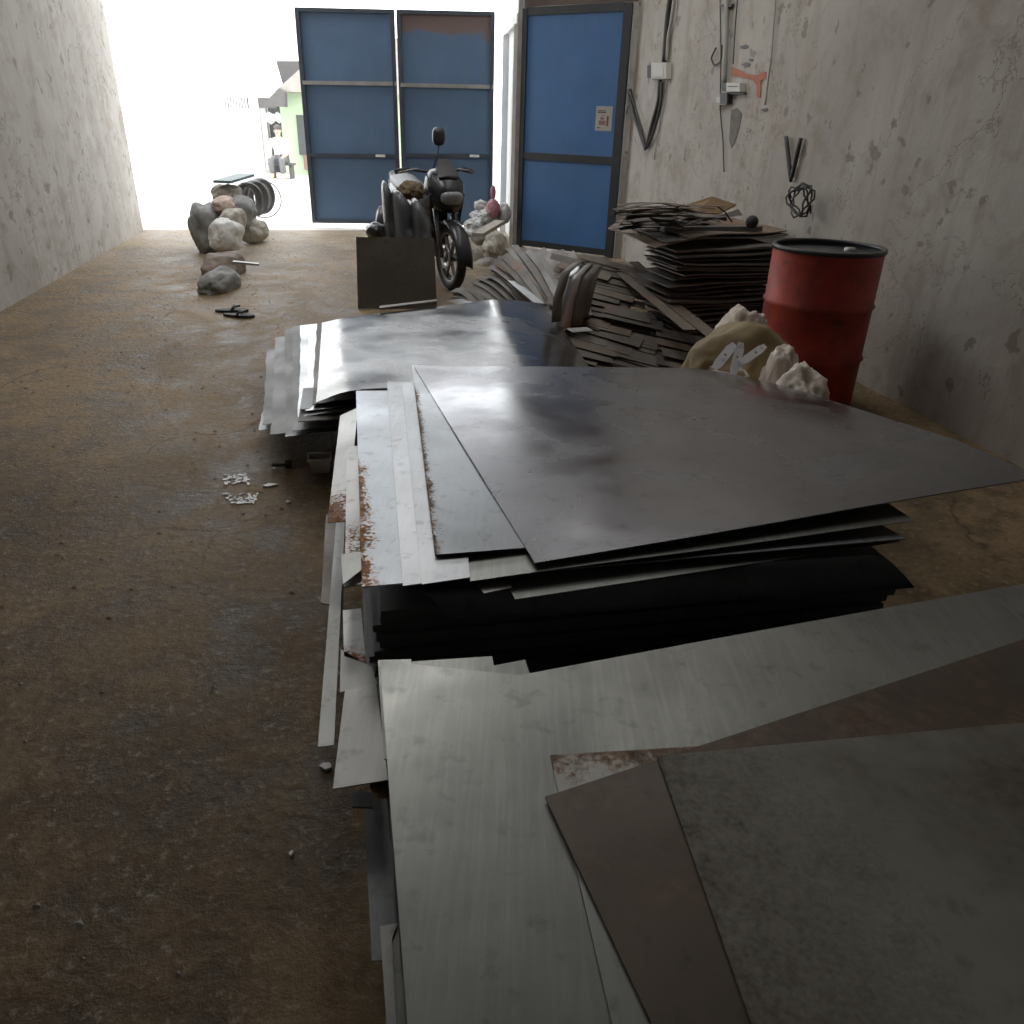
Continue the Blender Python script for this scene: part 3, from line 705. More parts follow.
def blobpx(name, u0, v0, u1, v1, Y, dep, mat, label, seed, **k):
    """a bag filling a pixel box at depth Y."""
    a, b = D(u0, (v0+v1)/2, Y), D(u1, (v0+v1)/2, Y); t, bo = D((u0+u1)/2, v0, Y), D((u0+u1)/2, v1, Y)
    rx = (b-a).length/2; rz = (t.z-bo.z)/2
    return blob(name, Vector(((a.x+b.x)/2, Y, (t.z+bo.z)/2)), (rx, dep, rz), mat, seed, label=label, **k)

# sacks by the left wall
sack('sack', 241, 219, 265, 241.5, 10.1, .24, M['sackbeige'], 'squat beige sack on the floor, nearest the bright entrance', 1)
sack('sack', 229, 195, 253, 229, 10.0, .3, M['sackgrey'], 'tall dark grey sack behind the beige one by the entrance', 2)
sack('sack', 214, 219, 239, 251, 9.0, .3, M['sackwhite'], 'white plastic sack bulging out beside the tall dark grey sack', 3)
sack('sack', 216, 197, 233, 214, 9.6, .24, M['sackpink'], 'small pinkish sack on top of the heap left of the entrance', 4)
sack('sack', 222, 209, 243, 231, 9.3, .24, M['sackbeige'], 'cream bundle squeezed between white sack and tall grey sack', 5)
sack('sack', 205, 253, 240, 283, 7.9, .3, M['sackbrown'], 'brown sack on the floor in front of the white sack', 6)
sack('sack', 205, 270, 235, 303, 7.2, .3, M['sackgrey'], 'round grey sack nearest the camera by the left wall', 7)
sack('sack', 196, 203, 222, 254, 9.4, .34, M['sackgrey'], 'dark sack against the left wall behind the white sack', 8)
sack('sack', 216, 184, 238, 202, 10.2, .3, M['sackbeige'], 'pale sack under the teal board on the heap by the left wall', 9)
p0, p1 = D(222,182,9.9), D(246,175,10.6)
mb = MB(); mb.bar(p0, p1, .22, .03); tag(mb.build('board', M['teal'], origin=p0), 'dark teal board lying on the sack heap by the left wall', 'board')
p0 = W(233,262,.25); mb = MB(); mb.bar(p0, p0+Vector((.22,.03,-.02)), .05, .018); tag(mb.build('metal_strip', M['pale'], origin=p0), 'short pale bar poking out of the brown sack', 'metal bar')
# tyres leaning behind
def torus_mesh(Rr, rx, rz, n=36, k=10):
    mb = MB(); mb.lathe([(Rr+rx*math.cos(2*math.pi*i/k), rz*math.sin(2*math.pi*i/k)) for i in range(k)], n, closed=True); return mb
for k, (u0, v0, u1, v1, Y, lb) in enumerate(((238,182,258,218,10.6,'dark tyre leaning in the row by the entrance, next to the grey sack'), (246,180,263,216,10.9,'middle tyre in the leaning row by the entrance'), (254,178,268,214,11.2,'tyre leaning last in the row towards the entrance'))):
    c = (D(u0, v0, Y)+D(u1, v1, Y))/2; hz = (D(u0, v0, Y).z-D(u0, v1, Y).z)/2
    o = torus_mesh(hz*.86, hz*.16, .06).build('tyre', M['greyrubber'], smooth=True)
    o.location = c; o.rotation_euler = (R_(90), R_(25), R_(62)); tag(o, lb, 'tyre', 'tyres by the entrance')
c = D(263,199,11.4); o = torus_mesh(.24, .010, .012).build('wheel_hoop', M['steelpost'], smooth=True); o.location = c; o.rotation_euler = (R_(90), 0, R_(20)); tag(o, 'thin round metal hoop sticking out past the tyres', 'hoop')
# flip-flop / dark slippers
def sandal(u, v, rz, lb):
    c = W(u, v, 0); root = empty('sandal', c, lb, 'sandal', rz=rz); mb = MB()
    pl = []
    for i in range(20):
        a = 2*math.pi*i/20; pl.append(Vector((.13*math.cos(a), (.045+.012*math.cos(a))*math.sin(a), .002)))
    mb.prism(pl, (0,0,.02)); mb.build('sole', M['rubber'], root)
    s = MB(); s.tube([(.0,.045,.02),(.02,.03,.045),(.06,0,.05),(.02,-.03,.045),(0,-.045,.02)], .010, 8); s.build('strap', M['blackplastic'], root, True)
sandal(232, 312, .2, 'black sandal lying on the dirt floor, farther of the pair')
sandal(239, 317, -.1, 'black sandal lying on the dirt floor, nearer of the pair')

# bags heaped at the post
blobpx('sack', 483, 232, 508, 262, 9.6, .2, M['sackbeige'], 'beige rubble sack on the floor below the pink bag', 11, wr=.09, amp=.25, freq=1.6, sub=5)
blobpx('plastic_bag', 464, 218, 484, 238, 9.9, .2, M['clearbag'], 'white crumpled bag left of the pink bag by the blue gate', 12, cat='bag', wr=.13, amp=.3, freq=1.7, sub=5)
blobpx('plastic_bag', 472, 208, 498, 226, 10.3, .2, M['clearbag'], 'grey translucent bag under the pink bag', 13, cat='bag', wr=.13, amp=.3, freq=1.7, sub=5)
blobpx('plastic_bag', 474, 200, 487, 211, 10.4, .12, M['clearbag'], 'small pale bag at the upper left of the pink bag', 14, cat='bag', wr=.12, amp=.3, freq=1.7, sub=5)
pk = blobpx('plastic_bag', 486, 199, 500, 219, 10.2, .13, M['pinkbag'], 'pink tied plastic bag on top of the heap by the blue door', 15, cat='bag', wr=.12)
kn = blob('knot', Vector((0, 0, .19)), (.035,.03,.08), M['pinkbag'], 16, sub=3, parent=pk)
blobpx('plastic_bag', 497, 203, 511, 224, 10.35, .15, M['clearbag'], 'pale bag between the pink bag and the blue door', 17, cat='bag', wr=.1)
blobpx('plastic_bag', 470, 226, 500, 246, 9.8, .2, M['sackgrey'], 'dark folded bag under the white crumpled bag', 18, cat='bag', wr=.12)
blobpx('rubble_lump', 466, 248, 484, 272, 9.3, .15, M['rubble'], 'lump of broken concrete beside the motorbike wheel', 19, cat='rubble', wr=.1)
blobpx('rubble_lump', 474, 258, 500, 282, 9.0, .18, M['rubble'], 'grey lump of rubble in front of the beige rubble sack', 20, cat='rubble', wr=.1)
blobpx('rubble_lump', 458, 268, 476, 292, 8.6, .14, M['sackbrown'], 'brown rubble lump on the floor by the motorbike wheel', 21, cat='rubble', wr=.1)
p0, p1 = W(478,235,.35), W(500,222,.42)
mb = MB(); mb.bar(p0, p1, .12, .04); tag(mb.build('board', M['sackbeige'], origin=p0), 'pale bent board lying across the bag heap', 'board')

# ------------------------------------------------------------------ motorbike
bk = empty('motorbike', W(452,293,0)+Vector((-.02,.12,0)), 'dark motorbike parked behind the upright steel plate, front wheel turned to us', 'motorbike', rz=R_(-62))
# local frame: +x is forward, front axle at x=0
def bp(name, mb, mat, parent=bk, smooth=True, bevel=0): return mb.build(name, M[mat], parent, smooth, bevel)
def wheel(x, r, w_, nm):
    Mx = Matrix.Rotation(R_(90), 3, 'X')
    tr = MB(); k = 12
    prof = [(r-.05+.05*math.cos(2*math.pi*i/k), w_*math.sin(2*math.pi*i/k)) for i in range(k)]
    tr.lathe(prof, 40, M=Mx, closed=True); tr.v = [(p[0]+x, p[1], p[2]+r) for p in tr.v]
    wh = bp(nm, tr, 'rubber')
    rim = MB(); rim.lathe([(r-.095,-.03),(r-.075,-.035),(r-.075,.035),(r-.095,.03)], 40, M=Mx, closed=True); rim.v = [(p[0]+x, p[1], p[2]+r) for p in rim.v]
    bp('rim', rim, 'engine', wh)
    for i in range(6):
        a = i*math.pi/3; sp = MB(); sp.bar((x+.03*math.cos(a), 0, r+.03*math.sin(a)), (x+(r-.08)*math.cos(a), 0, r+(r-.08)*math.sin(a)), .03, .022, up=Vector((0,1,0))); bp('spoke', sp, 'engine', wh, False)
    hb = MB(); hb.tube([(x,-.06,r),(x,.06,r)], .04, 16); bp('hub', hb, 'engine', wh)
    dc = MB(); dc.lathe([(.05,.05),(.11,.05),(.11,.055),(.05,.055)], 30, M=Mx, closed=True); dc.v = [(p[0]+x, p[1], p[2]+r) for p in dc.v]; bp('brake_disc', dc, 'chrome', wh)
RW_ = .30
wheel(0, RW_, .045, 'front_wheel'); wheel(-1.25, RW_, .055, 'rear_wheel')
for s in (-1, 1):
    f = MB(); f.tube([(0,.085*s,RW_),(-.20,.085*s,.82)], .022, 12); bp('fork_leg', f, 'engine')
fe = MB(); rows = []
for i in range(15):
    a = R_(-5+i*11.5); rr = RW_+.035
    rows.append([Vector((rr*math.cos(a)*1.0, y, RW_+rr*math.sin(a)-abs(y)*abs(y)*6)) for y in (-.075,-.05,0,.05,.075)])
fe.quadgrid(rows); o = bp('front_fender', fe, 'silverpaint'); o.modifiers.new('solid', 'SOLIDIFY').thickness = .008
# front cowl, lofted
def loft(secs, n=20):
    mb = MB(); rows = []
    for (x, z, hy, hz, tilt) in secs:
        row = []
        for j in range(n+1):
            a = 2*math.pi*j/n; cy, cz = math.cos(a), math.sin(a)
            k = (abs(cy)**3+abs(cz)**3)**(-1/3)
            row.append(Vector((x+hz*cz*k*math.sin(tilt), hy*cy*k, z+hz*cz*k*math.cos(tilt))))
        rows.append(row)
    mb.quadgrid(rows)
    b = len(mb.v); mb.f.append(tuple(range(n))); mb.f.append(tuple((len(rows)-1)*(n+1)+j for j in range(n)))
    return mb
bp('front_cowl', loft([(.06,.80,.05,.05,.2),(.02,.80,.12,.12,.2),(-.08,.84,.17,.16,.15),(-.20,.88,.17,.17,.1),(-.30,.92,.12,.12,.1)]), 'silverpaint')
bp('headlight', loft([(.085,.81,.04,.03,.3),(.07,.81,.10,.055,.3),(.0,.82,.11,.06,.3)]), 'lens')
bp('windscreen', loft([(-.02,.98,.10,.02,-.6),(-.10,1.06,.09,.015,-.6),(-.14,1.12,.05,.01,-.6)]), 'blackplastic')
for s in (-1, 1):
    bp('leg_shield', MB().prism([Vector((-.05,.15*s,.84)), Vector((-.30,.19*s,.92)), Vector((-.48,.20*s,.58)), Vector((-.42,.17*s,.34)), Vector((-.22,.13*s,.42)), Vector((-.10,.13*s,.62))], (0,.02*s,0)), 'silverpaint', smooth=False, bevel=.008)
hbz = 1.03
hb = MB(); hb.tube([(-.36,-.36,hbz-.02),(-.30,-.26,hbz),(-.24,-.10,hbz-.02),(-.24,.10,hbz-.02),(-.30,.26,hbz),(-.36,.36,hbz-.02)], .014, 10); hbar = bp('handlebar', hb, 'blackpaint')
for s in (-1, 1):
    g = MB(); g.tube([(-.30,.26*s,hbz),(-.37,.38*s,hbz-.025)], .022, 12); bp('grip', g, 'rubber', hbar)
    lv = MB(); lv.tube([(-.27,.2*s,hbz),(-.26,.3*s,hbz-.01),(-.31,.37*s,hbz-.03)], .008, 8); bp('brake_lever', lv, 'engine', hbar)
    if s > 0: continue
    mr = MB(); mr.tube([(-.25,.06*s,hbz),(-.23,.02*s,hbz+.12),(-.25,.0*s,hbz+.2)], .007, 8); mo = bp('mirror_stalk', mr, 'blackpaint')
    mm = loft([(-.225,hbz+.25,.03,.03,0),(-.235,hbz+.25,.055,.075,0),(-.265,hbz+.25,.055,.075,0),(-.275,hbz+.25,.03,.05,0)]); mm.v = [(p[0], p[1]+.0*s, p[2]+.02) for p in mm.v]; bp('mirror_head', mm, 'blackplastic', mo)
bp('body_shell', loft([(-.30,.62,.10,.10,0),(-.45,.62,.12,.16,0),(-.70,.60,.14,.16,0),(-1.0,.66,.15,.14,0),(-1.3,.76,.12,.11,0),(-1.5,.84,.06,.05,0)]), 'silverpaint')
bp('seat', loft([(-.50,.74,.07,.04,0),(-.60,.77,.12,.055,0),(-.9,.80,.15,.06,0),(-1.2,.88,.14,.055,0),(-1.4,.92,.08,.04,0)]), 'blackplastic')
bp('engine', loft([(-.35,.36,.06,.08,0),(-.45,.36,.12,.12,0),(-.72,.33,.13,.13,0),(-.85,.33,.08,.09,0)]), 'engine')
ex = MB(); ex.tube([(-.45,-.13,.28),(-.7,-.17,.22),(-1.0,-.19,.30),(-1.45,-.19,.42)], [.02,.025,.045,.05], 14); bp('exhaust', ex, 'chrome')
sa = MB(); sa.bar((-.7,.1,.34), (-1.25,.1,.30), .03, .05); sa.bar((-.7,-.1,.34), (-1.25,-.1,.30), .03, .05); bp('swing_arm', sa, 'blackpaint', smooth=False)
st = MB(); st.tube([(-.6,.12,.24),(-.62,.26,.005)], .012, 8); bp('side_stand', st, 'blackpaint')
# curved dark panels behind the plate
for k, (u0, u1, vt, Y, lean, lb) in enumerate(((384,398,181,7.15,.10,'tall curved dark panel with a bright rim, leftmost behind the steel plate'), (394,418,190,7.05,.05,'broad curved dark panel in the middle behind the steel plate'), (412,432,199,6.95,.12,'low curved dark panel right behind the steel plate'))):
    b0, b1 = D(u0, 236, Y), D(u1, 236, Y); zt_ = D(u0, vt, Y).z; wd = b1.x-b0.x
    mb = MB(); rows = []
    for i in range(15):
        t = i/14; row = []
        # rises, then rolls over the top and comes down behind
        if t < .7: z = .02+(zt_-.02-.10)*(t/.7); y = -lean*(t/.7)*-.6
        else:
            a = (t-.7)/.3*math.pi*.9; z = zt_-.10+.10*math.sin(a); y = lean*.6+.09*(1-math.cos(a))
        for j in range(9):
            s = j/8; row.append(Vector((b0.x+wd*s+.04*(z-.5)*(-1), Y+y-.10*math.sin(math.pi*s), z-.05*(s-.15)**2*6*(1 if t > .55 else 0))))
        rows.append(row)
    mb.quadgrid(rows); o = mb.build('curved_panel', M['greyplastic'], smooth=True, origin=(b0.x, Y, 0)); o.modifiers.new('solid', 'SOLIDIFY').thickness = .01
    tag(o, lb, 'panel')
blobpx('fibre_bundle', 398, 181, 424, 200, 7.4, .12, M['straw'], 'brown dry fibre bundle stuffed on the dark panels', 31, cat='bundle', wr=.2, amp=.25)
blobpx('plastic_bag', 366, 222, 386, 240, 7.3, .12, M['blackplastic'], 'small black bag at the left end behind the steel plate', 32, cat='bag')
blobpx('plastic_bag', 376, 206, 390, 238, 7.5, .12, M['greyplastic'], 'upright dark bag left of the tall curved panel', 33, cat='bag')

# ------------------------------------------------------------------ scrap strips heap
rs = random.Random(11)
def strip_obj(c, L, wd, ang, z, mat, label, group, bend=0.0, pitch=0.0, tw=0.0, th=.003, n=8, roll=0.0):
    e = Vector((math.cos(ang), math.sin(ang), 0)); f = Vector((-e.y, e.x, -roll)).normalized()
    mb = MB(); rows = []
    for i in range(n+1):
        t = i/n-.5
        p = e*(L*t) + Vector((0, 0, pitch*L*t - bend*(2*t)**2))
        rows.append([p+f*(wd/2)+Vector((0,0,tw*t*wd)), p-f*(wd/2)-Vector((0,0,tw*t*wd))])
    mb.quadgrid(rows)
    up = Vector((0, 0, th)); n0 = len(mb.v)
    top = [[Vector(p)+up for p in r] for r in rows]; mb.quadgrid(top)
    for i in range(n):
        for side in (0, 1): mb.f.append((2*i+side, 2*(i+1)+side, n0+2*(i+1)+side, n0+2*i+side))
    for i in (0, n): mb.f.append((2*i, 2*i+1, n0+2*i+1, n0+2*i))
    me = mb.mesh('metal_strip'); uvl = me.uv_layers.new(name='UVMap')
    for lp in me.loops:
        q = lp.vertex_index % n0; uvl.data[lp.index].uv = (q % 2, (q//2)/n)
    o = link('metal_strip', me, mat, None, Vector((c.x, c.y, z)))
    return tag(o, label, 'metal offcut', group)
def dirpx(p, q, z): 
    a = W(*p, z); b = W(*q, z); return math.atan2((b-a).y, (b-a).x)
# right heap: shingled layers stepping back as they rise
gR = 'offcuts heaped in front of the wall pile'
LAY = 17
for k in range(LAY):
    t = k/(LAY-1); z = .002+k*.029
    aL, bL = 1.22+.42*t, 4.72+1.12*t; aR, bR = 2.5-.56*t**.6, 4.70+1.0*t
    n_ = max(3, round((aR-aL)/.12))
    for i in range(n_):
        q = (i+.5)/n_ + rs.uniform(-.03,.03)
        a_ = aL*(1-q)+aR*q; b_ = bL*(1-q)+bR*q + rs.uniform(-.07,.07)
        L = rs.uniform(.28,.5)
        if a_ > 1.9 and b_ > 4.95: continue
        ang = ANG-.45+rs.uniform(-.13,.13)
        c = rm(a_, b_)
        strip_obj(c, L, rs.uniform(.09,.15), ang, z+.03+(i*7 % n_)*.0024, M[rs.choice(['strip','strip','strip','stripb','stripb','striplight' if rs.random() < .12 else 'strip'])],
                  'flat grey brown steel offcut in the shingled heap before the wall pile', gR, n=3, th=.003, pitch=-.16, roll=-.22)
# left fan of long strips
gL = 'long strips fanned out beside the blue door'
def poly_at(pl, s):
    x = s*(len(pl)-1); i = min(int(x), len(pl)-2); f = x-i
    return tuple(pl[i][k]*(1-f)+pl[i+1][k]*f for k in range(3))
PS = [(452,292,.05),(470,285,.13),(486,272,.24),(502,252,.42),(522,246,.46),(545,246,.48),(575,256,.48)]
QS = [(475,306,.04),(500,305,.10),(528,305,.18),(548,307,.27),(560,306,.32),(572,303,.34),(588,300,.36)]
def ribbon(P, Q, wd, hump, mat, label, group, tw=0.0, th=.003, n=8):
    d = (Q-P); f = Vector((-d.y, d.x, 0)).normalized(); rows = []
    for i in range(n+1):
        t = i/n; p = P+d*t+Vector((0,0,hump*math.sin(math.pi*t)))
        g = f*math.cos(tw)+Vector((0,0,math.sin(tw))); rows.append([p+g*wd/2, p-g*wd/2])
    mb = MB(); mb.quadgrid(rows); c = (P+Q)/2; mb.v = [tuple(Vector(v)-c) for v in mb.v]
    n0 = len(mb.v); mb.v += [(x, y, z+th) for x, y, z in mb.v]
    for i in range(n):
        mb.f.append((n0+2*i, n0+2*i+1, n0+2*i+3, n0+2*i+2))
        for side in (0, 1): mb.f.append((2*i+side, 2*(i+1)+side, n0+2*(i+1)+side, n0+2*i+side))
    for i in (0, n): mb.f.append((2*i, 2*i+1, n0+2*i+1, n0+2*i))
    me = mb.mesh('metal_strip'); uvl = me.uv_layers.new(name='UVMap')
    for lp in me.loops:
        q = lp.vertex_index % n0; uvl.data[lp.index].uv = (q % 2, (q//2)/n)
    o = link('metal_strip', me, mat, None, c)
    for p in me.polygons: p.use_smooth = True
    me.set_sharp_from_angle(angle=R_(38))
    return tag(o, label, 'metal offcut', group)
for lay in range(4):
    n_ = 17-lay
    for k in range(n_):
        s_ = min(1, max(0, (k+.5)/n_+rs.uniform(-.006,.006)))
        P = W(*poly_at(PS, s_)); Q = W(*poly_at(QS, s_)); dn_ = lay*.055*min(1, P.z/.2)
        P = P+Vector((0,0,-dn_)); Q = Q+Vector((0,0,-dn_*.8)); d_ = (Q-P)
        P = P + d_*rs.uniform(-.06,.12); Q = Q + d_*rs.uniform(-.02,.15) + N*rs.uniform(-.012,.012)
        P.z = max(P.z, .012); Q.z = max(Q.z, .006)
        ribbon(P, Q, rs.uniform(.04,.08), rs.uniform(.02,.05), M[rs.choice(['strip','strip','strip','stripb','striplight' if rs.random() < .12 else 'strip'])],
               'long grey steel strip in the fan of offcuts below the blue door', gL, tw=rs.uniform(.0,.75))
for (pa, pb_, z, wd, lb) in (((512,281),(540,304),.30,.07,'bright white strip in the fan, just beyond the far stack'), ((453,300),(468,304),.12,.14,'bright strip end at the left foot of the fan, near the motorbike wheel')):
    c = (W(*pa, z)+W(*pb_, z))/2; strip_obj(c, (W(*pa, z)-W(*pb_, z)).length, wd, dirpx(pa, pb_, z), z, M['striplight'], lb, None)
# bent strips standing up like a bundle
for k, (pts, wd, lb) in enumerate((
        ([(556,322),(558,298),(566,272),(578,262),(590,262)], .06, 'leftmost curved strip of the bent bundle rising above the far stack'),
        ([(562,330),(566,304),(574,276),(584,265),(594,264)], .10, 'second curved strip of the bent bundle, dark gap on its left'),
        ([(574,326),(578,300),(586,276),(593,266),(600,265)], .11, 'third curved strip of the bent bundle, darkest of them'),
        ([(583,318),(588,296),(593,276),(598,267),(604,266)], .07, 'rightmost curved strip of the bent bundle beside the shingled heap'))):
    Y = 4.75+.03*k; ps = []
    for i in range(len(pts)-1):
        for j in range(5): ps.append(Vector(pts[i]).lerp(Vector(pts[i+1]), j/5))
    ps.append(Vector(pts[-1]))
    P3 = [D(p.x, p.y, Y+.5*(i/len(ps))**2) for i, p in enumerate(ps)]
    mb = MB(); f = Vector((1, .25, .12)).normalized()
    mb.quadgrid([[p-f*wd/2, p+f*wd/2] for p in P3]); o = mb.build('metal_strip', M['strip' if k != 1 else 'striplight'], smooth=True, origin=P3[0]); o.modifiers.new('solid', 'SOLIDIFY').thickness = .004
    tag(o, lb, 'metal offcut')
pa, pb_ = (572,328),(588,322); c = W(580,330,.36); strip_obj(c, .13, .09, .35, .36, M['striplight'], 'short bright offcut end below the bent bundle', None)
# long strips lying over the right heap
for (pa, pb_, z0, wd, lb) in (((618,262),(716,338),.42,.10,'long dull strip sloping down the right side of the shingled heap'), ((612,266),(690,330),.47,.08,'long dull strip left of the one sloping down beside the wall pile'), ((628,264),(720,344),.36,.07,'narrow strip on the far right slope of the shingled heap'), ((634,262),(664,292),.45,.09,'brownish strip near the top of the shingled heap'), ((604,258),(622,276),.46,.13,'wide light offcut crowning the shingled heap')):
    p, q = W(*pa, z0), W(*pb_, z0-.12); c = (p+q)/2
    strip_obj(c, (p-q).length, wd, math.atan2((q-p).y, (q-p).x), c.z, M['stripb'], lb, None, pitch=-.12/(p-q).length)

# ------------------------------------------------------------------ pile by the wall
gW = 'sheets of the pile against the plaster wall'
rw = random.Random(3)
for k in range(26):
    z = .002+k*.0275; t = k/25
    la = 2.10+rw.uniform(-.07,.05)+.05*(1-t); rot = R_(6)+rw.uniform(-.04,.04)
    plate('steel_sheet', rect(la, 2.95+rw.uniform(-.05,.0), 5.12+rw.uniform(-.03,.05), 5.62, z, rot), rw.uniform(.006,.014), M['wallpile'], 'dark sheet edge inside the tall pile against the plaster wall', group=gW, nx=6, ny=3, seed=k,
          dz=lambda s, t_, k=k: .010*math.sin(s*3.0+k*.7)+.004*math.sin(s*9+k))
tops = [([(608,229),(655,206),(790,231),(656,247)], .735, 'wallpiletop', 'long warped brown sheet with its left corner jutting out over the wall pile'),
        ([(622,226),(690,208),(788,236),(668,242)], .757, 'wallpile', 'dark warped sheet second from the top of the wall pile'),
        ([(650,226),(720,212),(787,232),(690,238)], .778, 'wallpiletop', 'rust red sheet topmost on the wall pile')]
for px_, z, mt, lb in tops:
    ps = [W(u, v, z) for u, v in px_]
    for i, p in enumerate(ps):
        over = N.dot(p)-(WALL_R-.04)
        if over > 0: ps[i] = p-N*over
    plate('steel_sheet', ps, .008, M[mt], lb, nx=12, ny=6, dz=lambda s, t: .012*math.sin(s*6)+.008*math.sin(t*5+s*3))
# loose strips on top left
for k in range(30):
    v = 202+rw.uniform(0,25); u0 = 608+rw.uniform(0,26)+max(0, (212-v))*.8
    z = .79+(227-v)*.0085
    p = W(u0, v, z); L = rw.uniform(.35,.75); a = ANG+rw.uniform(-.2,.3)
    c = p+Vector((math.cos(a), math.sin(a), 0))*L/2
    strip_obj(c, L, rw.uniform(.02,.06), a, z, M[rw.choice(['strip','stripb','wallpile'])], 'thin strip sticking out to the left on top of the wall pile', 'loose strips on the wall pile', bend=rw.uniform(-.01,.03), tw=rw.uniform(-.5,.5), n=5)
for k in range(10):
    u = 655+k*7+rw.uniform(-3,3); v = 218+rw.uniform(-5,6); z = .81+rw.uniform(0,.05)
    c = W(u, v, z); L = rw.uniform(.18,.4)
    if N.dot(c) > WALL_R-.3: c = c-N*(N.dot(c)-WALL_R+.3)
    strip_obj(c, L, rw.uniform(.04,.10), rw.uniform(-.6,.9), z, M[rw.choice(['strip','body','wallpile'])], 'short dark scrap piece lying in the middle on top of the wall pile', 'scrap pieces on the wall pile', pitch=rw.uniform(-.2,.2), tw=rw.uniform(-1,1), n=4)
ps = [W(684,207,.90), W(712,198,.97), W(736,206,.93), W(718,215,.86), W(694,213,.87)]
mb = MB(); mb.prism([p-N*.0 for p in ps], (0,0,.012)); tag(mb.build('cardboard_piece', M['cardboard'], origin=centre(ps)), 'orange brown cardboard flap on top of the wall pile', 'cardboard')
p, q = W(662,229,.80), W(760,228,.80)
for z_ in (p, q):
    ov = N.dot(z_)-(WALL_R-.08)
    if ov > 0: z_ -= N*ov
mb = MB(); mb.bar(p, q, .07, .03); tag(mb.build('metal_bar', M['body'], origin=p), 'long flat dark bar across the top of the wall pile', 'metal bar')
c = W(752,222,.85); ov = N.dot(c)-(WALL_R-.1); c = c-N*max(0, ov)
blob('ball', c, (.045,.045,.045), M['rubber'], 3, amp=.03, wr=.01, sub=3, label='small dark round ball on the bar on the wall pile', cat='ball')
p0 = W(717,206,.95)
tag(MB().tube([p0, W(725,212,.90), W(732,222,.83)], .006, 6).build('loose_wire', M['wire'], smooth=True, origin=p0), 'thin black wire drooping off the cardboard flap', 'wire')
# wire coil at far right
c = RW(800,200,.12)
mb = MB(); pts = []
for i in range(70):
    a = i*.42; r = .12+.03*math.sin(i*1.3); pts.append(c + A*(r*math.cos(a)) + Vector((0,0,r*.75*math.sin(a))) - N*(.03*math.sin(i*.7)))
tag(mb.tube(pts, .007, 6).build('wire_coil', M['wire'], smooth=True, origin=c), 'tangled black wire coil hanging on the wall above the red drum', 'wire coil')

# ------------------------------------------------------------------ drum
bc = Vector((1.69, 4.45, 0)); dr = empty('oil_drum', bc, 'red steel drum standing by the plaster wall', 'drum')
rB = .29; prof = [(0,.004),(rB-.01,.004),(rB,.012),(rB,.28),(rB+.012,.295),(rB,.31),(rB,.57),(rB+.012,.585),(rB,.60),(rB,.865)]
mb = MB(); mb.lathe(prof, 48); mb.build('drum_shell', M['barrel'], dr, True)
mb = MB(); mb.lathe([(rB-.012,.862),(rB+.008,.862),(rB+.010,.872),(rB+.008,.884),(rB-.012,.884)], 48, closed=True); mb.build('rim', M['blackpaint'], dr, True)
mb = MB(); mb.lathe([(0,.85),(rB-.012,.85),(rB-.012,.865)], 48); lid = mb.build('lid', M['blackpaint'], dr)
mb = MB(); mb.lathe([(0,.865),(.03,.865),(.032,.85)], 16); mb.v = [(p[0]+.15, p[1]+.08, p[2]) for p in mb.v]; mb.build('bung', M['steelpost'], lid, True)

# ------------------------------------------------------------------ sacks by the drum
def groundblob(name, u0, u1, vt, Y, dep, mat, label, seed, **k):
    a, b = D(u0, vt+25, Y), D(u1, vt+25, Y); zt_ = D((u0+u1)/2, vt, Y).z
    return blob(name, Vector(((a.x+b.x)/2, Y, zt_/2)), ((b.x-a.x)/2, dep, zt_/2/.97), mat, seed, label=label, **k)
ts = groundblob('sack', 688, 796, 329, 3.75, .24, M['sacktan'], 'big tan woven sack slumped in front of the red drum', 47, sq=2.3, wr=.05, amp=.22, sub=5, freq=1.5)
groundblob('plastic_bag', 710, 774, 312, 4.1, .16, M['creambag'], 'cream crumpled plastic bag behind the tan sack', 42, cat='bag', wr=.13, sub=5)
groundblob('plastic_bag', 770, 832, 372, 3.15, .17, M['creambag'], 'lower cream crumpled bag at the right beside the reflective top sheet', 43, cat='bag', wr=.11, sub=5, freq=1.5, amp=.2)
groundblob('plastic_bag', 760, 802, 351, 3.40, .15, M['creambag'], 'upright cream twisted bag leaning on the tan sack', 44, cat='bag', wr=.12, sub=5, freq=1.6, amp=.22)
